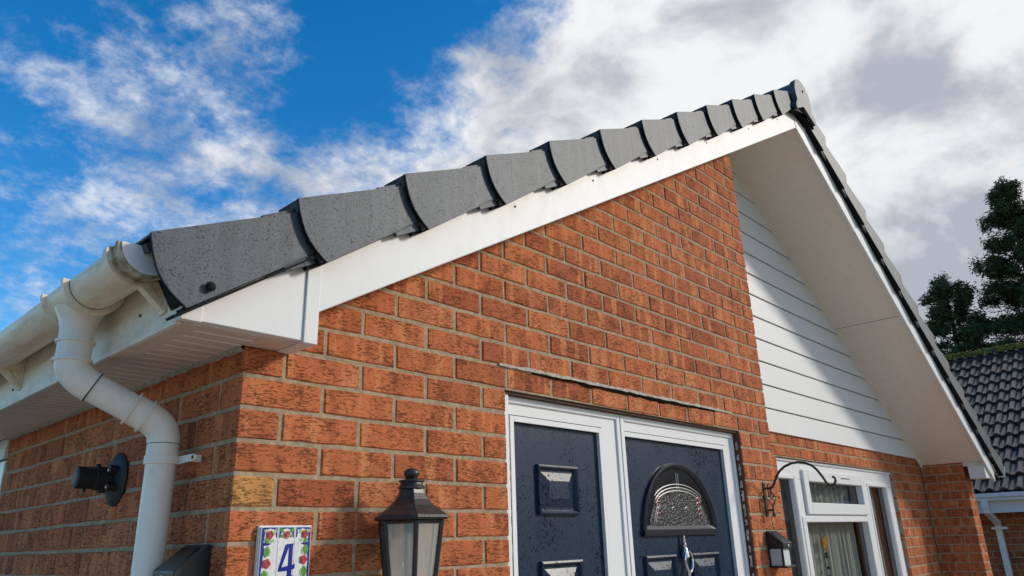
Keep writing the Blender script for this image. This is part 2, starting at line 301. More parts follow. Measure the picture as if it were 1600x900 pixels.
def base_of(p):
    while p is not None and p.parent is not None: p = p.parent
    return Vector(p['base_']) if p is not None and 'base_' in p else Vector((0, 0, 0))
ROOTS = []
def tag(o, label=None, cat=None, group=None, kind=None):
    if label: o['label'] = label
    if cat: o['category'] = cat
    if group: o['group'] = group
    if kind: o['kind'] = kind
    return o
def thing(name, base, label, cat, group=None):
    o = bpy.data.objects.new(name, None); o.empty_display_size = 0.1; COL.objects.link(o)
    o['base_'] = list(base); o.location = Vector(base) + Vector((0, 0, Z0)); ROOTS.append(o); return tag(o, label, cat, group)
def build(m, name, mat, parent=None, base=None, smooth=False, bevel=0.0, seg=2, angle=35):
    me = bpy.data.meshes.new(name); o = bpy.data.objects.new(name, me); COL.objects.link(o)
    b = base_of(parent) if parent is not None else Vector(base or (0, 0, 0))
    me.from_pydata([p - b for p in m.v], [], m.f); me.validate()
    bm = bmesh.new(); bm.from_mesh(me); bmesh.ops.recalc_face_normals(bm, faces=bm.faces)
    bm.to_mesh(me); bm.free()
    me.materials.append(MAT[mat])
    if parent is not None: o.parent = parent
    else:
        o.location = b + Vector((0, 0, Z0)); o['base_'] = list(b); ROOTS.append(o)
    if bevel > 0:
        md = o.modifiers.new('bevel', 'BEVEL'); md.width = bevel; md.segments = seg; md.limit_method = 'ANGLE'; md.angle_limit = rad(40)
    if smooth:
        me.shade_smooth(); me.set_sharp_from_angle(angle=rad(angle))
    return o
def project(p):
    q = Vector(p) - CAMP; z = q.dot(CF)
    if z < 0.05: return None
    return (800 + FPX * q.dot(CR) / z, 450 - FPX * q.dot(CU) / z, z)

# ------------------------------------------------------------------ ground
g = MB(); g.add([(-400, -400, -Z0), (400, -400, -Z0), (400, 400, -Z0), (-400, 400, -Z0)], [(0, 1, 2, 3)])
tag(build(g, 'ground', 'grass'), kind='structure')
g = MB(); g.box(-6, 9.6, -9, 0.6, -Z0 - 0.05, -Z0 + 0.02)
tag(build(g, 'unseen_driveway', 'block_paving'), kind='structure')  # out of view, made pale to bounce warm light onto the soffits
g = MB(); g.box(-6, -0.05, 0.6, 9, -Z0 - 0.05, -Z0 + 0.02)
tag(build(g, 'unseen_side_path', 'concrete'), kind='structure')  # out of view, made pale to brighten the shaded left side

# ------------------------------------------------------------------ the bungalow
house = thing('bungalow', (0, 0, -Z0), 'red brick bungalow with white gable boards, grey verge caps and a navy front door', 'house')
SL, SRR = 0.5705, 0.6155                     # left and right roof slopes
XA, ZA = 3.612, 2.215                        # underside of the barge boards at the apex
def zl(x): return ZA - SL * (XA - x)         # lower line of the left barge board
def zr(x): return ZA - SRR * (x - XA)
def zroof(x): return zl(x) if x < XA else zr(x)
D = 0.41                                     # the right half of the gable stands back this far
XP = 2.805                                   # right end of the front brick pier
XRW = 6.87                                   # return wall at the far right
OX0, OX1 = 0.888, 2.478                      # door opening
WX0, WX1 = 3.775, 6.03; WZ1, WZ0 = 0.147, -0.95

# ---- bricks
BH, CO, J = 0.065, 0.075, 0.010
brick_cache = {}
def brick_mesh(L, Dp, var, corner=False, mat='brick_red'):
    key = (round(L, 3), round(Dp, 3), var, corner, mat)
    if key in brick_cache: return brick_cache[key]
    rg = random.Random(hash(key[:3]) % 9999 + var)
    me = bpy.data.meshes.new('brick'); h = BH / 2; vs = []; fs = []
    jit = lambda a: rg.uniform(-a, a)
    if corner:
        bm = bmesh.new(); bmesh.ops.create_cube(bm, size=1.0)
        for q in bm.verts: q.co = Vector((q.co.x * L, q.co.y * Dp + Dp / 2, q.co.z * BH))
        bmesh.ops.bevel(bm, geom=list(bm.edges), offset=0.003, segments=1, affect='EDGES')
        for q in bm.verts: q.co += Vector((jit(.0008), jit(.0008), jit(.0010)))
        bm.to_mesh(me); bm.free()
    else:
        ring = []
        nx = 4 if L > 0.15 else 2
        for i in range(nx): ring.append((-L / 2 + L * i / nx, -h))
        ring.append((L / 2, -h)); ring.append((L / 2, h))
        for i in range(nx): ring.append((L / 2 - L * (i + 1) / nx, h))
        out = [(x + jit(.0012), z + jit(.0014)) for x, z in ring]
        cx = [(x - (0.0035 if x > 0 else -0.0035) * (1 if abs(abs(x) - L / 2) < .003 else 0), z - (0.0035 if z > 0 else -0.0035)) for x, z in out]
        n = len(out)
        vs = [(x, 0.0 + jit(.0007), z) for x, z in cx] + [(x, 0.0035, z) for x, z in out] + [(x, Dp, z) for x, z in out]
        fs = [tuple(range(n))] + [(i, n + i, n + (i + 1) % n, (i + 1) % n) for i in range(n)] + [(n + i, 2 * n + i, 2 * n + (i + 1) % n, n + (i + 1) % n) for i in range(n)]
        me.from_pydata(vs, [], fs)
        bm = bmesh.new(); bm.from_mesh(me); bmesh.ops.recalc_face_normals(bm, faces=bm.faces)
        if sum(f.normal.y * f.calc_area() for f in bm.faces if abs(f.normal.y) > .9) > 0: bmesh.ops.reverse_faces(bm, faces=bm.faces)
        bm.to_mesh(me); bm.free()
    me.materials.append(MAT[mat])
    if mat == 'brick_yellow':
        me.materials.append(MAT['brick_red'])
        for p in me.polygons:
            if p.normal.y > -0.5: p.material_index = 1
    brick_cache[key] = me
    return me
BR = []      # every brick: (wall, mesh args, location of its front-face centre, rotation, projected size)
def put_brick(wall, c, rot, L, Dp=0.1025, corner=False, mat='brick_red'):
    e = Vector((math.cos(rot), math.sin(rot), 0)) * L / 2
    p0, p1, p2 = project(Vector(c) - e), project(Vector(c) + e), project(Vector(c) + Vector((0, 0, BH)))
    pc = project(c); size = 0
    if pc and p0 and p1 and -25 < pc[0] < 1625 and -25 < pc[1] < 925:
        size = abs((p1[0] - p0[0]) * (p2[1] - pc[1]) - (p1[1] - p0[1]) * (p2[0] - pc[0])) + 1
    BR.append((wall, (round(L, 3), Dp, random.randrange(5), corner, mat), Vector(c), rot, size))

def solid(boxes, name, mat='mortar'):
    m = MB()
    for bx in boxes: m.box(*bx)
    return build(m, name, mat, house)
R = 0.0035   # joint recess
# front wall: mortar body
fw = MB()
fw.box(R, OX0 - R, R, 0.1, -Z0, 0.149)
fw.box(OX1 + R, XP - R, R, 0.1, -Z0, 0.149)
fw.prism_y([(R, 0.1495), (XP - R, 0.1495), (XP - R, zl(XP) + 0.12), (R, zl(0.0) + 0.12)], R, 0.1)
front_wall = build(fw, 'front_wall', 'mortar', house)
KT = 26
for k in range(-25, KT):
    z0 = k * CO + J / 2; zc = z0 + BH / 2
    x = 0.0; first = True
    while x < XP - 0.02:
        full = not (first and k % 2 != 0)
        L = 0.215 if full else 0.1025
        if x + L > XP - 0.01: L = XP - x
        x0, x1 = x, x + L; x = x1 + J; corner = first or abs(x1 - XP) < 0.02
        is_first = first; first = False
        if k < 2:
            if x0 > OX0 - 0.02 and x1 < OX1 + 0.02: continue
            if x0 < OX0 < x1: x1 = OX0
            if x0 < OX1 < x1: x0 = OX1
        xm = (z0 + BH - 0.13 - ZA) / SL + XA
        if x0 < xm:
            if x1 - xm < 0.04: continue
            x0 = xm; corner = False
        L = x1 - x0
        if L < 0.03: continue
        dy = 0.0
        if is_first and abs(x0) < 0.001:
            dep = 0.1025 if k % 2 == 0 else 0.215
            if z0 > 0.15: dep = 0.1025
            put_brick(front_wall, ((x0 + x1) / 2, 0, zc), 0, L, dep, True, 'brick_yellow' if k == -3 else 'brick_red')
        else:
            dz = -0.003 if (k == 2 and 1.2 < x0 < 2.2) else 0.0
            put_brick(front_wall, ((x0 + x1) / 2, random.uniform(-.0012, .0012), zc + dz + random.uniform(-.0008, .0008)), random.uniform(-.004, .004), L, 0.1025, corner)
# side wall (left): faces -X
SWY1 = 1.93
side_wall = solid([(R, 0.1, 0.1015, SWY1 - R, -Z0, 0.15), (R, 0.1, SWY1 - R, 3.3, 0.0605, 0.15), (R, 0.1, SWY1 - R, 3.3, -Z0, -1.0), (R, 0.1, 3.3, 8.0, -Z0, 0.15)], 'side_wall')
for k in range(-25, 2):
    zc = k * CO + J / 2 + BH / 2
    y = 0.1125 if k % 2 == 0 else 0.225
    while y < SWY1 - 0.02:
        y1 = min(y + 0.215, SWY1)
        if y1 - y > 0.03: put_brick(side_wall, (random.uniform(-.0015, .0015), (y + y1) / 2, zc + random.uniform(-.001, .001)), -math.pi / 2 + random.uniform(-.004, .004), y1 - y)
        y = y1 + J
# recessed wall under the cladding
recess_wall = solid([(2.7, WX0, D + R, D + 0.1, -Z0, 0.30), (WX0, WX1, D + R, D + 0.1, WZ1 + 0.002, 0.30), (WX1, XRW, D + R, D + 0.1, -Z0, 0.30), (WX0, WX1, D + R, D + 0.1, -Z0, WZ0 - 0.05),
                     (2.7, XRW, D + 0.02, D + 0.12, 0.301, 0.32)], 'recessed_wall')
for k in range(-25, 4):
    zc = k * CO + J / 2 + BH / 2; x = 2.82 - (0.1125 if k % 2 else 0.0)
    while x < XRW - 0.02:
        x0, x1 = x, min(x + 0.215, XRW - 0.002); x += 0.225
        if k < 2 and k * CO > WZ0 - 0.04:
            if x0 > WX0 - 0.01 and x1 < WX1 + 0.01: continue
            if x0 < WX0 < x1: x1 = WX0
            if x0 < WX1 < x1: x0 = WX1
        if x1 - x0 < 0.03 or x0 < 2.8: continue
        put_brick(recess_wall, ((x0 + x1) / 2, D + random.uniform(-.001, .001), zc + random.uniform(-.001, .001)), random.uniform(-.004, .004), x1 - x0)
# return wall at the far right: faces -X, its narrow front end faces the street
YF = 0.065; XE = 7.09
return_wall = solid([(XRW + R, XE - R, YF + R, D - 0.001, -Z0, 0.30), (XRW + 0.1, XE - R, D, 8.0, -Z0, 0.14)], 'return_wall')
for k in range(-25, 4):
    zc = k * CO + J / 2 + BH / 2; odd = k % 2
    a = YF + (0.215 if odd else 0.1025)
    put_brick(return_wall, (XRW, (YF + a) / 2, zc), -math.pi / 2, a - YF, 0.1025 if odd else 0.215, True)
    y = a + J
    while y < D - 0.01:
        y1 = min(y + 0.215, D - 0.002)
        if y1 - y > 0.03: put_brick(return_wall, (XRW, (y + y1) / 2, zc), -math.pi / 2, y1 - y)
        y = y1 + J
    if odd: put_brick(return_wall, ((XRW + 0.1125 + XE) / 2, YF, zc), 0, XE - XRW - 0.1125)

# the neighbour's wall bricks are listed later; all bricks are placed by flush_bricks()
def flush_bricks(limit=300):
    global BR
    order = sorted([b for b in BR if b[4] > 0], key=lambda b: -b[4])
    single, rest = order[:limit], order[limit:] + [b for b in BR if b[4] == 0]
    for wall, args, c, rot, s in single:
        me = brick_mesh(*args); o = bpy.data.objects.new('brick', me); COL.objects.link(o); o.parent = wall
        o.location = c - base_of(wall); o.rotation_euler = (0, 0, rot)
    by = {}
    for b in rest: by.setdefault(b[0].name, []).append(b)
    for wn, lst in by.items():
        wall = bpy.data.objects[wn]; vs, fs = [], []; bb = base_of(wall)
        for w_, args, c, rot, s in lst:
            me = brick_mesh(*args); o0 = len(vs); M = Matrix.Translation(c - bb) @ Matrix.Rotation(rot, 4, 'Z')
            vs += [M @ q.co for q in me.vertices]; fs += [tuple(i + o0 for i in p.vertices) for p in me.polygons]
        me = bpy.data.meshes.new('brickwork'); me.from_pydata(vs, [], fs); me.materials.append(lst[0][0] and MAT[lst[0][1][4]])
        o = bpy.data.objects.new('brickwork', me); COL.objects.link(o); o.parent = wall; o['kind'] = 'stuff'
    BR = []

# ---- repointed, cracked bed joint over the door
rg = random.Random(3)
cm = MB(); top = []; bot = []
N = 60
for i in range(N + 1):
    x = 0.86 + (2.42 - 0.86) * i / N
    e = min(1.0, i / 6, (N - i) / 6)
    top.append((x, 0.225 + 0.0065 + rg.uniform(-.0015, .0050) * e)); bot.append((x, 0.225 - 0.0025 + rg.uniform(-.002, .0015) + (0.001 if i % 7 else .002)))
cm.prism_y(top + bot[::-1], -0.0035, 0.004)
build(cm, 'repointed_joint', 'mortar_new', front_wall)
ck = MB(); top = []; bot = []
for i in range(N + 1):
    x = 1.02 + 1.25 * i / N; s = math.sin(math.pi * i / N); zc_ = 0.2205 + 0.0030 * mnoise.noise(Vector((x * 9, 0.3, 0.0))) + 0.0016 * mnoise.noise(Vector((x * 31, 1.3, 0.0)))
    top.append((x, zc_ + 0.0006)); bot.append((x, zc_ - 0.0009 - 0.0120 * s ** 0.8 * max(0.15, 0.75 + 0.9 * mnoise.noise(Vector((x * 14, 4.0, 0.0))))))
ck.prism_y(top + bot[::-1], -0.0045, 0.003)
build(ck, 'crack', 'crack_dark', front_wall)

# ---- barge boards
bb = MB(); bb.prism_y([(0.112, zl(0.112)), (XA - 0.001, ZA), (XA - 0.001, ZA + 0.16), (0.112, zl(0.112) + 0.20)], -0.12, -0.10)
barge_l = build(bb, 'barge_board', 'upvc_white', house, bevel=0.003)
bb = MB(); bb.prism_y([(XA + 0.001, ZA), (7.10, zr(7.10)), (7.10, zr(7.10) + 0.15), (XA + 0.001, ZA + 0.16)], -0.12, -0.10)
barge_r = build(bb, 'barge_board', 'upvc_white', house, bevel=0.003)
jm = MB(); jm.box(XA - 0.012, XA + 0.012, -0.1225, -0.1205, ZA + 0.01, ZA + 0.09); build(jm, 'apex_joint_trim', 'upvc_white', barge_l, bevel=0.001)
for u in (0.83, 1.28, 1.78, 2.28, 2.83, 3.30):
    pin = MB(); zz = zl(u) + 0.105; pin.lathe([(0.004, 0), (0.0035, 0.002), (0.001, 0.003)], (u, -0.1205, zz), (0, -1, 0), 8); build(pin, 'nail_head', 'gasket', barge_l)

# ---- sloping soffits behind the barge boards
def slope_slab(x0, x1, off, th, y0, y1, name, mat, right):
    f = zr if right else zl
    m = MB(); m.prism_y([(x0, f(x0) + off), (x1, f(x1) + off), (x1, f(x1) + off + th), (x0, f(x0) + off + th)], y0, y1)
    return build(m, name, mat, house, bevel=0.001)
slope_slab(0.12, XP + 0.01, 0.002, 0.02, -0.0995, -0.001, 'soffit_board', 'upvc_soffit', False)
slope_slab(XP + 0.012, XA - 0.002, 0.030, 0.012, -0.0995, D + 0.05, 'soffit_board', 'upvc_soffit', False)
slope_slab(XA + 0.002, 5.2335, 0.032, 0.012, -0.0995, D + 0.05, 'soffit_board', 'upvc_soffit', True)
slope_slab(5.2385, 6.87, 0.032, 0.012, -0.0995, D + 0.05, 'soffit_board', 'upvc_soffit', True)
m = MB(); m.prism_y([(5.2337, zr(5.2337) + 0.0335), (5.2383, zr(5.2383) + 0.0335), (5.2383, zr(5.2383) + 0.043), (5.2337, zr(5.2337) + 0.043)], -0.099, D); build(m, 'soffit_joint', 'gasket', house)
# white trim where soffit meets cladding, and edge strip behind the barge
def slope_trim(x0, x1, off, h, y0, y1, name='soffit_trim', mat='upvc_soffit'):
    m = MB(); m.prism_y([(x0, zr(x0) + off - h), (x1, zr(x1) + off - h), (x1, zr(x1) + off), (x0, zr(x0) + off)], y0, y1); return build(m, name, mat, house, bevel=0.001)
slope_trim(XA, 6.86, 0.032, 0.030, D - 0.022, D - 0.006)
m = MB(); m.prism_x([(-0.05, 0.285), (D - 0.003, 0.285), (D - 0.003, 0.335), (-0.05, 0.335)], 6.835, 6.866); build(m, 'soffit_trim', 'upvc_white', house, bevel=0.002)

# ---- shiplap cladding
clad = MB(); clad.prism_y([(2.72, 0.30), (6.82, 0.30), (XA, ZA + 0.03), (2.72, zl(2.72) + 0.03)], D + 0.004, D + 0.03)
clad = build(clad, 'gable_cladding', 'groove_grey', house)
zb = 0.296; pitch = 0.153
while zb < ZA - 0.05:
    zt = min(zb + pitch - 0.0065, ZA)
    def xr_(z): return XA + (ZA + 0.030 - z) / SRR
    def xl_(z): return max(2.73, XA - (ZA + 0.03 - z) / SL)
    m = MB()
    vs = [(xl_(zb), D - 0.014, zb), (xr_(zb), D - 0.014, zb), (xr_(zt), D - 0.006, zt), (xl_(zt), D - 0.006, zt)]
    vs += [(a, D + 0.003, c) for a, _, c in vs]
    m.add(vs, [(0, 1, 2, 3), (7, 6, 5, 4), (0, 4, 5, 1), (1, 5, 6, 2), (2, 6, 7, 3), (3, 7, 4, 0)])
    build(m, 'cladding_board', 'upvc_white', clad, bevel=0.002)
    zb += pitch

# ---- left eaves: box end, fascia, soffit
FX = -0.205; ZS = 0.142
def tile_under(x): return 0.262 + SL * x
m = MB(); m.prism_y([(FX + 0.040, ZS + 0.003), (0.080, ZS + 0.003), (0.080, tile_under(0.08) + 0.06), (FX + 0.040, tile_under(FX + 0.04) + 0.06)], -0.118, -0.005)
box_end = build(m, 'eaves_box_end', 'upvc_white', house, bevel=0.002)
m = MB(); m.prism_y([(FX, ZS), (FX + 0.045, ZS), (FX + 0.045, tile_under(FX + 0.045) + 0.05), (FX, tile_under(FX) + 0.05)], -0.1215, -0.101)
build(m, 'corner_trim', 'upvc_white', box_end, bevel=0.002)
m = MB(); m.prism_y([(0.0805, ZS - 0.002), (0.1175, ZS - 0.002), (0.1175, tile_under(0.1175) + 0.06), (0.0805, tile_under(0.08) + 0.06)], -0.1235, -0.0015)
build(m, 'joint_trim', 'upvc_white', box_end, bevel=0.002)
m = MB(); m.box(FX, FX + 0.012, -0.1005, 8.0, ZS - 0.006, 0.30); fascia = build(m, 'fascia', 'fascia_old', house, bevel=0.002)
m = MB(); m.box(FX + 0.0125, FX + 0.055, -0.100, 8.0, ZS - 0.003, ZS + 0.004); build(m, 'fascia_return', 'upvc_soffit_shade', fascia, bevel=0.001)
soffit = MB(); soffit.box(FX + 0.013, 0.10, -0.1, 8.0, 0.151, 0.157); soffit = build(soffit, 'eaves_soffit', 'groove_grey', house)
me_pl = None; yy = -0.096; i = 0
while yy < 2.6:
    m = MB(); m.box(FX + 0.056, -0.006, yy, yy + 0.0445, ZS + 0.0005, ZS + 0.008)
    build(m, 'soffit_plank', 'upvc_soffit_shade', soffit, bevel=0.0035, seg=2)
    m = MB(); m.box(FX + 0.0555, -0.006, yy + 0.0445, yy + 0.0515, ZS - 0.0008, ZS + 0.006); build(m, 'lit_groove_strip', 'upvc_soffit', soffit, bevel=0.0015, seg=1); yy += 0.0515  # added pale strip paints in the lit groove edge between planks
m = MB(); m.box(-0.006, 0.078, -0.096, -0.0022, ZS + 0.0005, ZS + 0.0075); build(m, 'soffit_plank', 'upvc_soffit_shade', soffit, bevel=0.001)
# ragged mortar / filler bead between soffit and wall
m = MB(); pts = []; rg = random.Random(5)
for i in range(120):
    y = 0.0 + 1.93 * i / 119; pts.append((y, rg.uniform(0.004, 0.010)))
vs = []; fs = []
for y, h in pts: vs += [(-0.010 - h * 0.4, y, ZS + 0.002), (-0.007 - rg.uniform(0, .003), y, ZS - h), (0.006, y, ZS - h - 0.003)]
for i in range(len(pts) - 1):
    a = i * 3; fs += [(a, a + 1, a + 4, a + 3), (a + 1, a + 2, a + 5, a + 4)]
m.add(vs, fs); build(m, 'filler_bead', 'mortar_new', soffit)

# right eaves box
m = MB(); m.prism_x([(0.028, 0.095), (-0.099, 0.095), (-0.099, 0.205), (0.028, 0.205)], 6.872, 7.10); build(m, 'eaves_box_end', 'upvc_white', house, bevel=0.002)
m = MB(); m.box(7.095, 7.107, -0.10, 6.0, 0.10, 0.22); build(m, 'fascia', 'upvc_white', house, bevel=0.002)
m = MB(); m.prism_x([(YF - 0.002, 0.285), (-0.098, 0.285), (-0.098, 0.206), (YF - 0.002, 0.206)], 6.885, 6.9); build(m, 'soffit_infill', 'upvc_soffit', house)

# ---- roof covering: stepped courses of grey tile behind the verge caps
def rake(right):
    a = math.atan(SRR if right else SL); ca, sa = math.cos(a), math.sin(a)
    if right: o = Vector((7.225, 0.0, zr(7.225) + 0.132)); return lambda u, y, w_: Vector((o.x - u * ca + w_ * sa, y, o.z + u * sa + w_ * ca))
    o = Vector((-0.213, 0.0, 0.2735 + SL * -0.213)); return lambda u, y, w_: Vector((o.x + u * ca - w_ * sa, y, o.z + u * sa + w_ * ca))
RK = {False: rake(False), True: rake(True)}
PIT = {False: 0.3650, True: 0.3520}
NU = {False: 12, True: 12}
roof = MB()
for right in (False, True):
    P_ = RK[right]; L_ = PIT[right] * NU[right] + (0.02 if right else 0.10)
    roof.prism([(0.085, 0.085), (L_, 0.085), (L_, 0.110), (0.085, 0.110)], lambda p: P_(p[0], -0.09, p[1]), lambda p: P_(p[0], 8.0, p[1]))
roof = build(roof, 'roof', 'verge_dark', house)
for right in (False, True):
    P_ = RK[right]
    for i in range(NU[right]):
        u0 = i * PIT[right]; m = MB()
        m.prism([(u0 - 0.008, 0.135), (u0 + PIT[right] + 0.04, 0.112), (u0 + PIT[right] + 0.04, 0.128), (u0 - 0.008, 0.152)], lambda p: P_(p[0], -0.130, p[1]), lambda p: P_(p[0], 8.0, p[1]))
        build(m, 'tile_course', 'roof_tile', roof)

# ---- dry verge caps
def verge(right, i):
    P_ = RK[right]; u0 = i * PIT[right]; m = MB(); Lc = PIT[right] + 0.03
    if i == NU[right] - 1: Lc = PIT[right] - 0.03
    yd, yu = -0.1680, -0.149
    def yf(u): return yd + (yu - yd) * max(0, u) / Lc
    arc = []
    for k in range(9):
        s = k / 8; arc.append((-0.021 * math.sin(math.pi * s) * (1.12 - 0.25 * s) - 0.006 * s, 0.166 * s))
    def wt(u): return 0.166 - 0.030 * max(u, 0) / 0.36
    def wb(u): return 0.030 * max(u, 0) / 0.36
    outline = arc + [(Lc, wt(Lc)), (Lc, wb(Lc))]
    n = len(outline); th = 0.0045
    vs = [P_(u0 + u, yf(u), w_) for u, w_ in outline] + [P_(u0 + u, yf(u) + th, w_) for u, w_ in outline]
    fs = [tuple(range(n)), tuple(range(n, 2 * n))[::-1]] + [(j, (j + 1) % n, n + (j + 1) % n, n + j) for j in range(n)]
    m.add(vs, fs)
    # return rim along the rounded lower end; its dark colour paints in shade
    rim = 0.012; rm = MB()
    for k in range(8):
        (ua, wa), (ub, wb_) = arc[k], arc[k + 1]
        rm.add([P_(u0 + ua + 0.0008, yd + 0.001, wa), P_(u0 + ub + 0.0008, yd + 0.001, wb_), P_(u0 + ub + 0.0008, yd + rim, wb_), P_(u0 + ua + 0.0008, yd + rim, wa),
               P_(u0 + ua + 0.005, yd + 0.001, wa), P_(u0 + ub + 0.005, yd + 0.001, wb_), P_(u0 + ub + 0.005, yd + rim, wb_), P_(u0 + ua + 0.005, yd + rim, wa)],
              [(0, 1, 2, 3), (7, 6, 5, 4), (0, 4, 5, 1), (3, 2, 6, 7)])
    # top flange over the roof, bottom flange back to the barge board, shade painted dark
    def flange(wf, y1, t_, m):
        a0, a1 = 0.0, Lc
        q = [P_(u0 + a0 - 0.004, yd, wf(a0)), P_(u0 + a1, yu, wf(a1)), P_(u0 + a1, y1, wf(a1)), P_(u0 + a0 - 0.004, y1, wf(a0)),
             P_(u0 + a0 - 0.004, yd, wf(a0) - t_), P_(u0 + a1, yu, wf(a1) - t_), P_(u0 + a1, y1, wf(a1) - t_), P_(u0 + a0 - 0.004, y1, wf(a0) - t_)]
        m.add(q, [(0, 1, 2, 3), (7, 6, 5, 4), (0, 4, 5, 1), (1, 5, 6, 2), (2, 6, 7, 3), (3, 7, 4, 0)])
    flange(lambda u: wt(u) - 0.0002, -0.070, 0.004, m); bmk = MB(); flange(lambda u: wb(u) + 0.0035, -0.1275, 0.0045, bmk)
    cap = build(m, 'verge_cap', 'verge_grey', house); build(rm, 'shaded_rim', 'verge_dark', cap); build(bmk, 'shaded_flange', 'verge_dark', cap)
    if i > 0:
        em = MB(); em.prism([(-0.0035, 0.128), (0.001, 0.128), (0.001, 0.1615), (-0.0035, 0.1615)], lambda p: P_(u0 + p[0], yd + 0.013, p[1]), lambda p: P_(u0 + p[0], -0.071, p[1])); build(em, 'end_plate', 'verge_grey', cap)
    # lower tray that shows at the upper end, with its small tab
    tm = MB(); ty = -0.1475
    q = [(0.262, 0.012), (0.262, 0.150), (0.345, 0.146), (0.345, 0.008)]
    if i < NU[right] - 1:
        tm.prism(q, lambda p: P_(u0 + p[0], ty, p[1]), lambda p: P_(u0 + p[0], ty + 0.012, p[1]))
        build(tm, 'tray_tab', 'verge_grey', cap)
        dk = MB(); dk.prism([(0.322, 0.000), (0.36, 0.000), (0.36, 0.02), (0.322, 0.02)], lambda p: P_(u0 + p[0], -0.144, p[1]), lambda p: P_(u0 + p[0], -0.1275, p[1]))
        build(dk, 'batten_end_clip', 'verge_dark', cap)
    return cap
caps = [verge(False, i) for i in range(NU[False])]
for i in range(NU[True]): verge(True, i)
P_ = RK[False]
m = MB(); m.prism([(0.012, 0.012), (0.018, 0.012), (0.018, 0.158), (0.012, 0.158)], lambda p: P_(p[0], -0.160, p[1]), lambda p: P_(p[0], -0.075, p[1])); build(m, 'eaves_closer', 'verge_dark', caps[0])
m = MB(); m.prism([(-0.028, -0.004), (0.34, 0.024), (0.34, 0.020), (-0.028, -0.010)], lambda p: P_(p[0], -0.160, p[1]), lambda p: P_(p[0], -0.123, p[1])); build(m, 'eaves_starter', 'verge_dark', caps[0])
m = MB(); c0 = P_(0.062, -0.172, 0.026); m.lathe([(0.011, 0), (0.011, 0.002), (0.0075, 0.0025), (0.007, 0.006), (0.004, 0.0075)], c0, (0, -1, 0), 14); build(m, 'screw_head', 'verge_dark', caps[0], smooth=True)
P_ = RK[True]
m = MB(); m.prism([(-0.012, -0.01), (-0.004, -0.01), (-0.004, 0.10), (-0.012, 0.10)], lambda p: P_(p[0], -0.178, p[1]), lambda p: P_(p[0], -0.12, p[1])); build(m, 'eaves_closer', 'upvc_white', house)

# ---- ridge: half-round cap with disc end
RX, RZ, RR = 3.650, 2.435, 0.128
out = [(RX + RR * math.cos(a), RZ + RR * math.sin(a)) for a in [rad(-28 + 236 * k / 28) for k in range(29)]]
out += [(RX - 0.15, RZ - 0.115), (RX - 0.145, RZ - 0.150), (RX - 0.02, RZ - 0.085), (RX + 0.150, RZ - 0.155), (RX + 0.17, RZ - 0.12)]
m = MB(); m.prism_y(out, -0.186, -0.150)
rc = build(m, 'ridge_end_cap', 'verge_grey', house, bevel=0.003)
m = MB(); m.lathe([(0.009, 0), (0.009, 0.002), (0.005, 0.005)], (RX + 0.005, -0.1865, RZ + 0.045), (0, -1, 0), 12); build(m, 'screw_head', 'verge_dark', rc)
m = MB(); m.prism_y([(RX - 0.16, RZ - 0.16), (RX - 0.14, RZ - 0.115), (RX + 0.14, RZ - 0.125), (RX + 0.16, RZ - 0.17), (RX, RZ - 0.12)], -0.17, -0.125); build(m, 'cap_underside', 'verge_dark', rc)
for q in range(14):
    y0 = -0.149 + q * 0.45; m = MB(); a = [rad(-10 + 200 * k / 14) for k in range(15)]
    poly = [(RX + 0.120 * math.cos(x), RZ + 0.115 * math.sin(x)) for x in a] + [(RX + 0.105 * math.cos(x), RZ + 0.100 * math.sin(x)) for x in a[::-1]]
    m.prism_y(poly, y0, y0 + 0.445); build(m, 'ridge_tile', 'roof_tile', roof, smooth=True)

# ---- gutter on the left eaves
GX, GZ, GR = -0.274, 0.283, 0.056
def half_tube(r0, r1, y0, y1, a0=180, a1=360, seg=20):
    m = MB(); a = [rad(a0 + (a1 - a0) * k / seg) for k in range(seg + 1)]
    poly = [(GX + r1 * math.cos(x), GZ + r1 * math.sin(x)) for x in a] + [(GX + r0 * math.cos(x), GZ + r0 * math.sin(x)) for x in a[::-1]]
    return m.prism_y(poly, y0, y1)
YO_ = 0.295
gutter = build(half_tube(0.0535, GR, -0.085, 8.0), 'gutter', 'gutter_pvc', house, smooth=True)
for y_ in (-0.0180, YO_ - 0.0835, YO_ + 0.0845): build(half_tube(0.0560, 0.0566, y_ - 0.0012, y_ + 0.0012), 'seal_line', 'gasket', gutter)
m = half_tube(0.055, 0.0605, -0.098, -0.060); build(m, 'stop_end', 'gutter_grime', gutter, smooth=True)
build(half_tube(0.055, 0.0655, -0.104, -0.092), 'stop_end_lip', 'gutter_grime', gutter, smooth=True)
build(half_tube(0.055, 0.0655, -0.066, -0.057), 'stop_end_lip', 'gutter_grime', gutter, smooth=True)
a = [rad(180 + 180 * k / 24) for k in range(25)]
m = MB(); m.prism_y([(GX + 0.0585 * math.cos(x), GZ + 0.0585 * math.sin(x)) for x in a], -0.1075, -0.1045); build(m, 'stop_end_disc', 'upvc_white', gutter, bevel=0.001)
def g_bracket(y):
    b = build(half_tube(0.0562, 0.0650, y - 0.011, y + 0.011, 176, 364), 'gutter_bracket', 'gutter_pvc', gutter, smooth=True)
    m = MB(); m.prism_y([(GX + 0.030, GZ - 0.052), (FX - 0.001, GZ - 0.105), (FX - 0.001, GZ - 0.004), (GX + 0.060, GZ - 0.010)], y - 0.009, y - 0.005)
    m.prism_y([(GX + 0.012, GZ - 0.063), (FX - 0.001, GZ - 0.112), (FX - 0.001, GZ - 0.104), (GX + 0.028, GZ - 0.055)], y - 0.012, y + 0.012)
    m.box(FX - 0.006, FX - 0.001, y - 0.016, y + 0.016, GZ - 0.112, GZ - 0.002)
    build(m, 'bracket_arm', 'gutter_pvc', gutter)
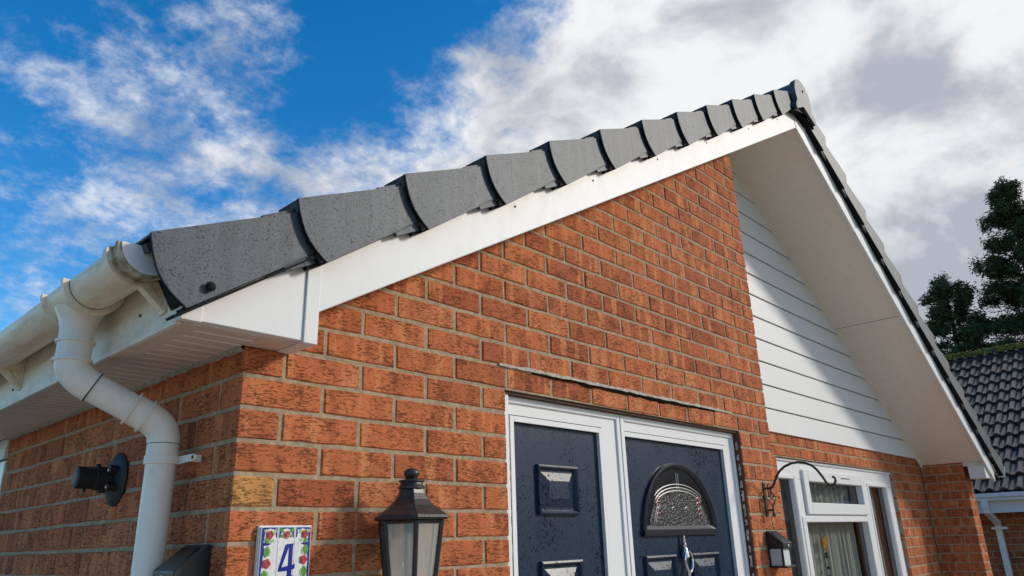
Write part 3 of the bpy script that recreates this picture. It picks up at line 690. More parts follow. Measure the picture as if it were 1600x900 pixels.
for y in (-0.030, 1.02, 1.95): g_bracket(y)
YO = 0.295
build(half_tube(0.0562, 0.0600, YO - 0.078, YO + 0.078), 'outlet_body', 'gutter_pvc', gutter, smooth=True)
for y in (YO - 0.082, YO + 0.070): build(half_tube(0.0562, 0.0695, y, y + 0.014, 176, 364), 'outlet_collar', 'gutter_pvc', gutter, smooth=True)
m = MB(); m.lathe([(0.056, 0.0), (0.050, -0.012), (0.043, -0.028), (0.0375, -0.050), (0.0365, -0.085), (0.0345, -0.0855), (0.0345, 0.0)][::-1], (GX, YO, GZ - 0.040), (0, 0, 1), 28); build(m, 'outlet_spigot', 'downpipe_pvc', gutter, smooth=True)
m = MB(); m.lathe([(0.0035, 0), (0.003, 0.003)], (FX - 0.001, 0.10, GZ - 0.085), (-1, 0, 0), 8); build(m, 'fascia_nail', 'gasket', fascia)
m = MB(); m.lathe([(0.0035, 0), (0.003, 0.003)], (FX - 0.001, 1.09, GZ - 0.10), (-1, 0, 0), 8); build(m, 'fascia_nail', 'gasket', fascia)

# ---- downpipe with swan neck
PXc, PYc, PR = -0.062, 0.245, 0.034
A0 = Vector((GX, YO, 0.118)); A1 = Vector((GX, YO, 0.085)); B1 = Vector((PXc, PYc, -0.022)); B0 = Vector((PXc, PYc, -0.060))
dn = (B1 - A1).normalized()
def bend(p0, c, p1, n=8):
    return [((1 - s) ** 2) * p0 + 2 * s * (1 - s) * c + s * s * p1 for s in [k / n for k in range(n + 1)]]
pipe = MB(); pipe.tube([Vector((PXc, PYc, -0.075)), Vector((PXc, PYc, -Z0 + 0.03))], PR, 24); downpipe = build(pipe, 'downpipe', 'downpipe_pvc', house, smooth=True)
m = MB(); m.tube([Vector((GX, YO, 0.165))] + bend(A0, A1, A1 + dn * 0.055), 0.0370, 24); build(m, 'upper_elbow', 'downpipe_pvc', downpipe, smooth=True)
for z in (0.163, 0.118):
    m = MB(); m.lathe([(0.0375, -0.004), (0.0425, -0.003), (0.0425, 0.003), (0.0375, 0.004)], (GX, YO, z), (0, 0, 1), 28); build(m, 'socket_ring', 'downpipe_pvc', downpipe, smooth=True)
m = MB(); m.tube([A1 + dn * 0.050, B1 - dn * 0.045], 0.0345, 24); build(m, 'offset_pipe', 'downpipe_pvc', downpipe, smooth=True)
m = MB(); m.lathe([(0.0373, 0.0), (0.0373, 0.0025)], A1 + dn * 0.0548, dn, 24); build(m, 'joint_gap', 'gasket', downpipe)
m = MB(); m.tube([B1 - dn * 0.085] + bend(B1 - dn * 0.05, B1, B0) + [Vector((PXc, PYc, -0.064))], 0.0372, 24); build(m, 'lower_elbow', 'downpipe_pvc', downpipe, smooth=True)
for s in (0.088, 0.052):
    m = MB(); m.lathe([(0.0375, -0.002), (0.0425, -0.0022), (0.0425, 0.0022), (0.0375, 0.002)], B1 - dn * s, dn, 28); build(m, 'socket_ring', 'downpipe_pvc', downpipe, smooth=True)
m = MB(); m.tube([Vector((PXc, PYc, -0.0655)), Vector((PXc, PYc, -0.095))], 0.0362, 24); build(m, 'pipe_socket', 'downpipe_pvc', downpipe, smooth=True)
m = MB(); m.lathe([(0.0365, 0), (0.0365, 0.0014)], (PXc, PYc, -0.0655), (0, 0, 1), 24); build(m, 'joint_gap', 'gasket', downpipe)
ZC = -0.103
m = MB(); m.lathe([(0.0345, -0.010), (0.0385, -0.010), (0.0385, 0.010), (0.0345, 0.010)], (PXc, PYc, ZC), (0, 0, 1), 28)
ear = [(PYc + 0.02, -0.010), (PYc - 0.105, -0.008), (PYc - 0.113, -0.004), (PYc - 0.113, 0.004), (PYc - 0.105, 0.008), (PYc + 0.02, 0.010)]
m.prism_x([(a_, b_ + ZC) for a_, b_ in ear], PXc + 0.030, PXc + 0.036)
m.box(PXc + 0.036, -0.002, PYc - 0.085, PYc - 0.072, ZC - 0.008, ZC + 0.008)
clip = build(m, 'pipe_clip', 'downpipe_pvc', downpipe, bevel=0.001)
m = MB(); m.lathe([(0.0045, 0), (0.0045, 0.0015)], (PXc + 0.0298, PYc - 0.103, ZC), (-1, 0, 0), 12); build(m, 'screw_hole', 'gasket', downpipe)

# ---- front door: frame, fixed side panel and door leaf
YFR = 0.042
m = MB()
fr_l, fr_r, fr_t, fr_b = 0.893, OX1 - 0.004, 0.139, -1.86
m.box(fr_l, 0.960, YFR, 0.10, fr_b, fr_t); m.box(1.428, 1.5575, YFR, 0.10, fr_b, fr_t); m.box(1.5625, 1.585, YFR, 0.10, fr_b, fr_t); m.box(2.372, fr_r, YFR, 0.10, fr_b, fr_t)
m.box(0.960, 1.428, YFR, 0.10, 0.062, fr_t); m.box(1.585, 2.372, YFR, 0.10, 0.062, fr_t)
frame = build(m, 'door_frame', 'upvc_frame', house)
def bead(m, x0, x1, z0, z1, wdt, y0, y1):
    for a, b, c_, e in ((x0, x0 + wdt, z0, z1), (x1 - wdt, x1, z0, z1)): m.box(a, b, y0, y1, c_, e)
    m.box(x0 + wdt, x1 - wdt, y0, y1, z1 - wdt, z1)
for (x0, x1, nm) in ((0.895, 1.557, 'frame_bead'), (1.563, fr_r, 'frame_bead')):
    m = MB(); bead(m, x0, x1, fr_b, fr_t + 0.001, 0.022, YFR - 0.008, YFR - 0.0005); build(m, nm, 'upvc_frame', frame, bevel=0.003)
for (x0, x1) in ((0.945, 1.443), (1.570, 2.388)):
    m = MB(); bead(m, x0, x1, fr_b, 0.078, 0.019, YFR - 0.004, YFR - 0.0003); build(m, 'sash_bead', 'upvc_frame', frame, bevel=0.0025)
    m = MB(); bead(m, x0 - 0.003, x1 + 0.003, fr_b, 0.081, 0.0028, YFR - 0.0012, YFR - 0.0002); build(m, 'sash_gap', 'gasket', frame)
m = MB(); m.box(1.5576, 1.5624, YFR - 0.011, YFR + 0.02, fr_b, fr_t); build(m, 'coupling_strip', 'upvc_frame', frame, bevel=0.0015)
# head strip above the frame, timber and sealant on the right reveal
m = MB(); m.box(fr_l, fr_r, 0.012, 0.10, fr_t + 0.0015, 0.1488); build(m, 'lintel_soffit', 'reveal_timber', front_wall)
m = MB(); m.box(OX1 - 0.0035, OX1 + 0.003, 0.006, YFR + 0.02, fr_b, 0.1485); rv = build(m, 'reveal_board', 'reveal_timber', front_wall)
rg = random.Random(11); z = 0.10
while z > -1.0:
    h = rg.uniform(0.025, 0.055); m = MB(); x = OX1 - 0.0042
    n = 9; poly = [(0.014 + rg.uniform(0, .004), z - h * i / n) for i in range(n + 1)] + [(0.024 + rg.uniform(-.003, .005), z - h * (n - i) / n) for i in range(n + 1)]
    m.prism_x(poly, x - rg.uniform(0, .002), x + 0.002); build(m, 'sealant_patch', 'old_sealant', front_wall); z -= h + rg.uniform(0.008, 0.03)
# left jamb sealant squeezed out against the bricks
m = MB(); rg = random.Random(12); L1 = [(OX0 + 0.030 + rg.uniform(-.001, .001), 0.14 - 2.0 * i / 120) for i in range(121)]; L0 = [(OX0 - 0.001, p[1]) for p in L1]
m.prism_y([(a, b) for a, b in L1] + L0[::-1], 0.018, YFR - 0.001); build(m, 'jamb_strip', 'upvc_frame', frame)

YD = YFR + 0.012
def raised_panel(x0, x1, z0, z1, parent, mat='door_navy', name='raised_panel'):
    m = MB(); prof = [(0.0, 0.0005), (0.001, -0.012), (0.007, -0.0145), (0.012, -0.011), (0.017, -0.001), (0.024, -0.001), (0.052, -0.011), (0.0525, -0.0112)]
    vs = []
    for o, y in prof: vs += [(x0 + o, YD + y, z0 + o), (x1 - o, YD + y, z0 + o), (x1 - o, YD + y, z1 - o), (x0 + o, YD + y, z1 - o)]
    fs = []
    for i in range(len(prof) - 1):
        a, b = i * 4, i * 4 + 4
        for k in range(4): fs.append((a + k, a + (k + 1) % 4, b + (k + 1) % 4, b + k))
    k = (len(prof) - 1) * 4; fs.append((k, k + 1, k + 2, k + 3)); m.add(vs, fs)
    return build(m, name, mat, parent)
m = MB(); m.box(0.960, 1.428, YD, YD + 0.04, fr_b, 0.062); side_panel = build(m, 'fixed_door_panel', 'door_navy', house)
raised_panel(1.080, 1.292, -0.232, -0.070, side_panel); raised_panel(1.080, 1.292, -0.560, -0.375, side_panel); raised_panel(1.080, 1.292, -0.93, -0.70, side_panel)
m = MB(); m.box(1.585, 2.372, YD, YD + 0.04, fr_b, 0.062); door = build(m, 'front_door', 'door_navy', house)
DX = 1.958
raised_panel(1.674, 1.890, -0.95, -0.378, door); raised_panel(2.010, 2.232, -0.95, -0.378, door)
# fan light
cz, Ro = -0.296, 0.283; m = MB(); prof = [(Ro, 0.0), (Ro - 0.002, -0.012), (Ro - 0.009, -0.017), (Ro - 0.016, -0.012), (Ro - 0.021, -0.011), (Ro - 0.026, -0.003)]
A = [rad(180 * k / 40) for k in range(41)]; vs = []; fs = []
for r_, y in prof:
    for a in A: vs.append((DX + r_ * math.cos(a), YD + y, cz + r_ * math.sin(a) * 0.972 + 0.0))
for i in range(len(prof) - 1):
    for k in range(40): fs.append((i * 41 + k, i * 41 + k + 1, (i + 1) * 41 + k + 1, (i + 1) * 41 + k))
m.add(vs, fs)
fan = build(m, 'fanlight', 'door_trim', door, smooth=True)
m = MB(); m.prism_x([(YD - 0.001, cz + 0.026), (YD - 0.004, cz + 0.026), (YD - 0.012, cz + 0.012), (YD - 0.017, cz + 0.010), (YD - 0.017, cz - 0.002), (YD - 0.011, cz - 0.012), (YD + 0.001, cz - 0.014)], DX - Ro, DX + Ro); build(m, 'fanlight_sill', 'door_trim', door)
Ri = Ro - 0.026; m = MB(); poly = [(DX + Ri * math.cos(a), cz + 0.0 + Ri * math.sin(a) * 0.972) for a in A]; m.prism_y(poly, YD - 0.003, YD - 0.001); build(m, 'plain_glass', 'plain_dark_glass', door)
arch = [(DX + 0.190 * math.cos(a), cz + 0.100 + 0.075 * math.sin(a)) for a in A]
m = MB(); m.prism_y([(DX - 0.236, cz + 0.024), (DX + 0.236, cz + 0.024), (DX + 0.210, cz + 0.075)] + arch[1:-1] + [(DX - 0.210, cz + 0.075)], YD - 0.0045, YD - 0.0032); build(m, 'obscure_glass', 'obscure_glass', door)
def came(pts, r_=0.0021):
    m = MB(); m.tube([(x, YD - 0.0055, z) for x, z in pts], r_, 6); build(m, 'lead_came', 'lead_came', door)
came([(DX + 0.190 * math.cos(a), cz + 0.100 + 0.075 * math.sin(a)) for a in A[4:37:2]]); came([(DX + 0.177 * math.cos(a), cz + 0.100 + 0.062 * math.sin(a)) for a in A[4:37:2]]); came([(DX + 0.203 * math.cos(a), cz + 0.100 + 0.088 * math.sin(a)) for a in A[6:35:2]])
for dx in (-0.008, 0.006): came([(DX + dx, cz + 0.17), (DX + dx, cz + 0.232)], 0.0016)
for s in (-1, 1):
    came([(DX + s * 0.150, cz + 0.11), (DX + s * 0.172, cz + 0.07), (DX + s * 0.185, cz + 0.04)]); came([(DX + s * 0.163, cz + 0.11), (DX + s * 0.185, cz + 0.07), (DX + s * 0.198, cz + 0.04)])
    came([(DX + s * (0.05 + 0.012 * math.cos(a)), cz + 0.085 + 0.012 * math.sin(a)) for a in A[::5]], 0.0018)
    for q, (dz, w_) in enumerate(((0.128, 0.017), (0.108, 0.019), (0.084, 0.016), (0.066, 0.013))):
        m = MB(); cx = DX + s * (0.152 + 0.004 * q); poly = [(cx + w_ * math.cos(a), cz + dz + 0.010 * math.sin(a)) for a in [rad(k * 30) for k in range(12)]]
        m.prism_y(poly, YD - 0.0068, YD - 0.005); build(m, 'red_flower_glass', 'red_glass', door)
        came([(x, z) for x, z in poly + poly[:1]], 0.0015)
# knocker
KX, KZ, KY = 1.950, -0.345, YD - 0.002
m = MB(); m.lathe([(0.003, 0.036), (0.0065, 0.030), (0.0055, 0.022), (0.009, 0.018), (0.006, 0.010), (0.011, 0.002), (0.008, -0.008), (0.014, -0.02), (0.019, -0.045), (0.013, -0.052), (0.004, -0.056)], (KX, KY - 0.012, KZ), (0, 0, 1), 16)
kn = build(m, 'door_knocker', 'chrome', door, smooth=True)
m = MB(); pts = [(KX + 0.026 * math.sin(a) * (1.05 + 0.2 * math.cos(a)), KY - 0.026, KZ - 0.062 + 0.040 * math.cos(a)) for a in [rad(15 + 330 * k / 28) for k in range(29)]]
m.tube(pts, [0.0042 + 0.0022 * math.sin(math.pi * k / 28) for k in range(29)], 10); build(m, 'knocker_ring', 'chrome', door, smooth=True)
m = MB(); m.lathe([(0.006, 0), (0.009, -0.01), (0.006, -0.018), (0.010, -0.026), (0.004, -0.040)], (KX, KY - 0.020, KZ - 0.100), (0, 0, 1), 14); build(m, 'knocker_plate', 'chrome', door, smooth=True)

# ---- window in the recessed wall
YW = D + 0.030
def bar(m, x0, x1, z0, z1, y0=YW, y1=YW + 0.06): m.box(x0, x1, y0, y1, z0, z1)
m = MB(); bar(m, WX0 + 0.003, WX1 - 0.003, 0.022, WZ1 - 0.003); bar(m, 5.878, WX1 - 0.003, WZ0, 0.0215); bar(m, WX0 + 0.003, 3.835, WZ0, 0.0215); bar(m, 4.055, 4.175, WZ0, 0.0215); bar(m, 5.335, 5.470, WZ0, 0.0215)
bar(m, 4.1755, 5.3345, -0.2465, -0.20); bar(m, 3.8355, 5.8775, WZ0, WZ0 + 0.06)
win = build(m, 'window', 'upvc_frame', house, bevel=0.004)
def sash(x0, x1, z0, z1, wd, y0, name='sash'):
    m = MB()
    m.box(x0, x0 + wd, y0, y0 + 0.05, z0, z1); m.box(x1 - wd, x1, y0, y0 + 0.05, z0, z1); m.box(x0 + wd + .0004, x1 - wd - .0004, y0, y0 + 0.05, z1 - wd, z1); m.box(x0 + wd + .0004, x1 - wd - .0004, y0, y0 + 0.05, z0, z0 + wd)
    return build(m, name, 'upvc_frame', win, bevel=0.005)
sash(4.185, 5.335, -0.200, 0.088, 0.075, YW - 0.020, 'vent_sash')
sash(4.10, 5.335, WZ0 + 0.02, -0.2095, 0.040, YW - 0.008, 'glazing_bead')
sash(5.43, 5.915, WZ0 + 0.02, 0.048, 0.030, YW - 0.005, 'glazing_bead'); sash(3.80, 4.090, WZ0 + 0.02, 0.050, 0.030, YW - 0.005, 'glazing_bead')
m = MB(); m.box(WX0 - 0.004, WX1 + 0.004, YW - 0.012, YW - 0.0005, WZ1 - 0.016, WZ1 - 0.001); build(m, 'head_trim', 'upvc_frame', win, bevel=0.002)
m = MB(); m.box(4.86, 5.02, YW - 0.028, YW - 0.0205, 0.052, 0.060); build(m, 'window_handle', 'lead_came', win, bevel=0.002)
for (x0, x1, z0, z1) in ((3.836, 4.054, WZ0 + 0.06, 0.0215), (4.176, 5.334, -0.1995, 0.0215), (4.176, 5.334, WZ0 + 0.06, -0.247), (5.4705, 5.8775, WZ0 + 0.06, 0.0215)):
    m = MB(); m.add([(x0, YW + 0.03, z0), (x1, YW + 0.03, z0), (x1, YW + 0.03, z1), (x0, YW + 0.03, z1)], [(0, 1, 2, 3)]); build(m, 'pane', 'window_glass', win)
    m = MB(); m.box(x1 - 0.012, x1 - 0.001, YW + 0.031, YW + 0.059, z0, z1); m.box(x0 + 0.001, x0 + 0.012, YW + 0.031, YW + 0.059, z0, z1); build(m, 'gasket', 'gasket', win)
# dark room behind
m = MB(); m.add([(2.9, 2.6, -Z0), (6.8, 2.6, -Z0), (6.8, 2.6, 0.6), (2.9, 2.6, 0.6), (2.9, 0.56, -Z0), (6.8, 0.56, -Z0), (6.8, 0.56, 0.6), (2.9, 0.56, 0.6)], [(0, 1, 2, 3), (4, 5, 1, 0), (5, 6, 2, 1), (7, 4, 0, 3), (6, 7, 3, 2)]); build(m, 'room_shell', 'room_dark', house)

def drape(name, mat, x0, x1, z0, z1, y, amp, freq, label, seed, n=160):
    rg = random.Random(seed); vs = []; fs = []; ph = [rg.uniform(0, 6.28) for _ in range(4)]
    for i in range(n + 1):
        x = x0 + (x1 - x0) * i / n
        for j in range(5):
            s = j / 4; z = z1 + (z0 - z1) * s; k = amp * (0.6 + 0.5 * s)
            yy = y + k * (math.sin(freq * x + ph[0]) + 0.45 * math.sin(2.3 * freq * x + ph[1] + s) + 0.3 * math.sin(0.37 * freq * x + ph[2]))
            vs.append((x, yy, z))
    for i in range(n):
        for j in range(4): fs.append((i * 5 + j, (i + 1) * 5 + j, (i + 1) * 5 + j + 1, i * 5 + j + 1))
    m = MB(); m.add(vs, fs); o = build(m, name, mat, base=((x0 + x1) / 2, y, z0), smooth=True, angle=180); return tag(o, label, 'curtain')
drape('net_curtain', 'net_curtain', 3.80, 5.30, -0.95, 0.12, 0.54, 0.010, 62, 'grey net curtain hanging in folds behind the white window', 1, 220)
drape('drape', 'brown_drape', 5.31, 5.98, -0.95, 0.13, 0.545, 0.014, 40, 'brown drape in the narrow right pane of the window', 2, 110)
sc_ = thing('suncatcher', (4.56, 0.498, -0.52), 'small orange suncatcher with dark beads hanging behind the large window pane', 'ornament')
m = MB(); poly = [(4.56 + (0.038 + 0.010 * math.cos(5 * a)) * math.cos(a), -0.385 + (0.040 + 0.010 * math.cos(5 * a)) * math.sin(a)) for a in [rad(10 * k) for k in range(36)]]; m.prism_y(poly, 0.495, 0.502); build(m, 'disc', 'orange_glass', sc_)
for z in (-0.455, -0.475, -0.545, -0.60):
    m = MB(); m.lathe([(0.001, -0.012), (0.012, -0.004), (0.012, 0.004), (0.001, 0.012)], (4.56, 0.4985, z), (0, 0, 1), 8); build(m, 'bead', 'dark_bead', sc_)
m = MB(); m.tube([(4.56, 0.4985, -0.61), (4.56, 0.4985, -0.25)], 0.001, 5); build(m, 'thread', 'dark_bead', sc_)

# ---- side window at the left edge
m = MB()
m.box(-0.003, 0.06, SWY1 + 0.002, SWY1 + 0.075, -1.0, 0.055); m.box(-0.003, 0.06, 3.2, 3.298, -1.0, 0.055); m.box(-0.003, 0.06, SWY1 + 0.0755, 3.1995, -0.035, 0.055); m.box(-0.003, 0.06, SWY1 + 0.0755, 3.1995, -1.0, -0.92); m.box(-0.002, 0.06, 2.52, 2.60, -0.92, -0.0355)
win2 = build(m, 'side_window', 'upvc_frame', house, bevel=0.004)
m = MB(); m.box(-0.012, 0.004, SWY1 - 0.004, 3.3, 0.0605, 0.105); build(m, 'head_trim', 'upvc_white', win2, bevel=0.003)
m = MB(); m.box(-0.008, 0.004, SWY1 - 0.002, 3.3, 0.1055, 0.141); build(m, 'head_trim', 'upvc_white', win2, bevel=0.003)
m = MB(); m.add([(0.03, SWY1 + 0.075, -0.92), (0.03, 3.2, -0.92), (0.03, 3.2, -0.035), (0.03, SWY1 + 0.075, -0.035)], [(0, 1, 2, 3)]); build(m, 'pane', 'window_glass', win2)
m = MB(); m.add([(0.4, 1.0, -Z0), (0.4, 4, -Z0), (0.4, 4, 0.1), (0.4, 1.0, 0.1)], [(0, 1, 2, 3)]); build(m, 'room_blind', 'room_dark', house)
# back of the house
m = MB(); m.box(0.1, XE, 7.9, 8.0, -Z0, 0.2); m.prism_y([(0.1, 0.2), (XE, 0.2), (XA, ZA + 0.1)], 7.9, 8.0); build(m, 'rear_wall', 'mortar', house)

# ================================================================== things fixed to the walls
# ---- wall lantern
LX, LY = 0.424, -0.104
lan = thing('wall_lantern', (LX, LY, -0.52), 'black six sided carriage lantern with clear panes between house number and front door', 'lantern')
PH = rad(60)
def hexring(r, z, off=0.0): return [(LX + r * math.cos(PH + rad(60 * k) + off), LY + r * math.sin(PH + rad(60 * k) + off), z) for k in range(6)]
def hexloft(m, prof):
    vs = []; fs = []
    for r, z in prof: vs += hexring(r, z)
    for i in range(len(prof) - 1):
        for k in range(6): fs.append((i * 6 + k, i * 6 + (k + 1) % 6, (i + 1) * 6 + (k + 1) % 6, (i + 1) * 6 + k))
    fs += [tuple(range(6))[::-1], tuple(range((len(prof) - 1) * 6, len(prof) * 6))]
    m.add(vs, fs)
m = MB(); hexloft(m, [(0.080, -0.2555), (0.094, -0.2545), (0.100, -0.249), (0.096, -0.243), (0.081, -0.234), (0.060, -0.220), (0.045, -0.205), (0.036, -0.190), (0.032, -0.178)]); build(m, 'lantern_roof', 'black_metal', lan, bevel=0.0015)
m = MB(); m.lathe([(0.030, -0.180), (0.034, -0.178), (0.034, -0.174), (0.029, -0.170), (0.028, -0.163), (0.033, -0.161), (0.033, -0.158), (0.022, -0.156), (0.014, -0.154), (0.016, -0.150), (0.020, -0.144), (0.020, -0.138), (0.016, -0.132), (0.008, -0.128), (0.001, -0.127)], (LX, LY, 0), (0, 0, 1), 24); build(m, 'finial', 'black_metal', lan, smooth=True, angle=50)
zt, zb_, rt, rb = -0.257, -0.50, 0.081, 0.050
top, bot = hexring(rt, zt), hexring(rb, zb_)
for k in range(6):
    m = MB(); m.tube([top[k], bot[k]], 0.0062, 6); build(m, 'rib', 'black_metal', lan)
    k2 = (k + 1) % 6; m = MB(); ctr = Vector((LX, LY, 0))
    def inn(p, f=0.97): return (LX + (p[0] - LX) * f, LY + (p[1] - LY) * f, p[2])
    m.add([inn(top[k]), inn(top[k2]), inn(bot[k2]), inn(bot[k])], [(0, 1, 2, 3)]); build(m, 'glass_panel', 'lantern_glass', lan)
    m = MB(); m.tube([top[k], top[k2]], 0.006, 4); build(m, 'top_rail', 'black_metal', lan)
    m = MB(); m.tube([bot[k], bot[k2]], 0.006, 4); build(m, 'bottom_rail', 'black_metal', lan)
m = MB(); m.lathe([(0.014, -0.256), (0.014, -0.280), (0.011, -0.285)][::-1], (LX, LY, 0), (0, 0, 1), 16); build(m, 'bulb_cap', 'black_metal', lan)
m = MB(); m.lathe([(0.001, -0.385), (0.016, -0.378), (0.027, -0.358), (0.030, -0.340), (0.025, -0.318), (0.014, -0.300), (0.011, -0.284)], (LX, LY, 0), (0, 0, 1), 20); build(m, 'bulb', 'bulb_glass', lan, smooth=True)
m = MB(); hexloft(m, [(0.02, -0.56), (0.045, -0.53), (0.066, -0.508), (0.066, -0.500)]); build(m, 'base', 'black_metal', lan)
m = MB(); m.tube([(LX, LY, -0.55), (LX, LY, -0.62), (LX, LY + 0.03, -0.66), (LX, -0.012, -0.66)], 0.011, 10); build(m, 'arm', 'black_metal', lan, smooth=True)
m = MB(); m.lathe([(0.05, 0), (0.05, 0.006), (0.035, 0.012)], (LX, -0.001, -0.66), (0, -1, 0), 20); build(m, 'wall_plate', 'black_metal', lan)

# ---- house number tiles
NX0, NW, NZ = 0.071, 0.127, -0.2645; NH = 0.150; NY = -0.012
num = thing('house_number_sign', (NX0 + NW / 2, NY, NZ - NH), 'white glazed tile sign with blue number 4 and painted rose border', 'house number')
m = MB(); m.box(NX0 - 0.003, NX0 + NW + 0.003, NY + 0.002, -0.0005, NZ - NH - 0.003, NZ + 0.003); build(m, 'backing_frame', 'glaze_white', num, bevel=0.001)
def N(s, t): return (NX0 + s * NW, NZ - t)
for a, b in ((0.0, 0.331), (0.336, 0.664), (0.669, 1.0)):
    m = MB(); m.box(NX0 + a * NW, NX0 + b * NW, NY - 0.003, NY + 0.0019, NZ - NH, NZ); build(m, 'tile', 'glaze_white', num, bevel=0.0008)
def blob(name, mat, pts, h=0.0005, z=0.0):
    m = MB(); m.prism_y([N(*p) for p in pts], NY - 0.0031 - z - h, NY - 0.0031 - z + 0.0003); build(m, name, mat, num)
def disc(name, mat, s, t, r, z=0.0, e=1.0, n=14, w=0.0, k=5):
    blob(name, mat, [(s + (r + w * math.cos(k * a)) * math.cos(a) / NW, t + (r + w * math.cos(k * a)) * math.sin(a) * e) for a in [rad(360 * i / n) for i in range(n)]], z=z)
def leaf(s, t, ang, ln, light=False):
    pts = []
    for i in range(13):
        q = i / 12; u_ = ln * (q - 0.5); w_ = 0.30 * ln * math.sin(math.pi * q); pts.append((u_, w_))
    pts = pts + [(a, -b) for a, b in pts[-2:0:-1]]; ca, sa = math.cos(ang), math.sin(ang)
    blob('leaf', 'glaze_leaf_light' if light else 'glaze_green', [(s + (a * ca - b * sa) / NW, t + (a * sa + b * ca)) for a, b in pts], z=0.0009 if not light else 0.0004)
def rose(s, t, r, mat='glaze_red'):
    disc('rose', mat, s, t, r, 0.0010, n=24, w=r * 0.10)
    for q in range(3):
        rr_ = r * (0.72 - 0.24 * q); m = MB(); pts = [(NX0 + s * NW + rr_ * math.cos(a), NY - 0.0052, NZ - t + rr_ * math.sin(a)) for a in [rad(40 * q + 25 * i) for i in range(11)]]
        m.tube(pts, 0.0006, 4); build(m, 'petal_line', 'glaze_pink' if mat == 'glaze_red' else 'glaze_red', num)
# blue borders
blob('blue_border', 'glaze_blue', [(0.015, 0.002), (0.085, 0.002), (0.07, 0.02), (0.055, 0.034), (0.08, 0.05), (0.06, 0.07), (0.045, 0.10), (0.06, 0.13), (0.05, 0.148), (0.015, 0.148)])
blob('blue_border', 'glaze_blue', [(0.985, 0.002), (0.93, 0.002), (0.945, 0.02), (0.95, 0.034), (0.93, 0.05), (0.95, 0.07), (0.955, 0.10), (0.94, 0.13), (0.95, 0.148), (0.985, 0.148)])
for s0, s1 in ((0.05, 0.31), (0.36, 0.64), (0.69, 0.95)): blob('blue_border', 'glaze_blue', [(s0, 0.0015), (s1, 0.0015), (s1 - 0.05, 0.006), ((s0 + s1) / 2, 0.0035), (s0 + 0.05, 0.006)])
for s, q in ((0.355, 1), (0.312, -1), (0.645, -1), (0.69, 1)): blob('blue_border', 'glaze_blue', [(s, 0.002), (s + 0.02 * q, 0.004), (s + 0.035 * q, 0.014), (s + 0.012 * q, 0.024), (s, 0.024)])
for s, q in ((0.055, 1), (0.945, -1)): blob('blue_border', 'glaze_blue', [(s, 0.034), (s + 0.06 * q, 0.0335), (s + 0.15 * q, 0.036), (s + 0.10 * q, 0.0395), (s, 0.0405)])
for s, t_, mt, r_ in ((0.165, 0.0175, 'glaze_red', 0.0090), (0.50, 0.0175, 'glaze_pink', 0.0085), (0.865, 0.0165, 'glaze_red', 0.0090), (0.135, 0.078, 'glaze_red', 0.0100), (0.862, 0.072, 'glaze_red', 0.0098), (0.14, 0.135, 'glaze_red', 0.0095), (0.86, 0.132, 'glaze_red', 0.0095)): rose(s, t_, r_, mt)
for s, t_, a, l_, lt in ((0.10, 0.010, 0.6, 0.014, 1), (0.255, 0.012, -0.7, 0.014, 1), (0.12, 0.030, 0.9, 0.015, 0), (0.22, 0.030, 0.2, 0.013, 1), (0.40, 0.008, 0.6, 0.014, 0), (0.60, 0.008, -0.6, 0.014, 0), (0.41, 0.020, 0.0, 0.010, 0), (0.59, 0.020, 0.0, 0.010, 0),
                         (0.79, 0.010, 0.7, 0.014, 1), (0.93, 0.010, -0.7, 0.013, 1), (0.90, 0.030, -0.7, 0.015, 0), (0.80, 0.029, 0.3, 0.011, 1), (0.125, 0.053, 1.7, 0.024, 0), (0.16, 0.052, 1.3, 0.020, 1), (0.90, 0.050, 1.4, 0.023, 0), (0.86, 0.051, 1.8, 0.019, 1),
                         (0.11, 0.103, 1.5, 0.024, 0), (0.15, 0.101, 1.4, 0.020, 1), (0.89, 0.097, 1.5, 0.024, 0), (0.85, 0.098, 1.6, 0.019, 1)): leaf(s, t_, a, l_, lt)
four = [(0.485, 0.0400), (0.530, 0.0375), (0.640, 0.0365), (0.652, 0.0385), (0.640, 0.0400), (0.640, 0.0830), (0.675, 0.0815), (0.690, 0.0800), (0.700, 0.0830), (0.695, 0.0905), (0.640, 0.0925), (0.640, 0.1030), (0.665, 0.1070), (0.655, 0.1100), (0.525, 0.1100), (0.515, 0.1070), (0.555, 0.1030), (0.555, 0.0945), (0.380, 0.0955), (0.372, 0.0920), (0.485, 0.0430)]
blob('numeral_4', 'glaze_blue', four, 0.0009)
blob('numeral_counter', 'glaze_white', [(0.553, 0.0455), (0.553, 0.0840), (0.437, 0.0870)], 0.0012)

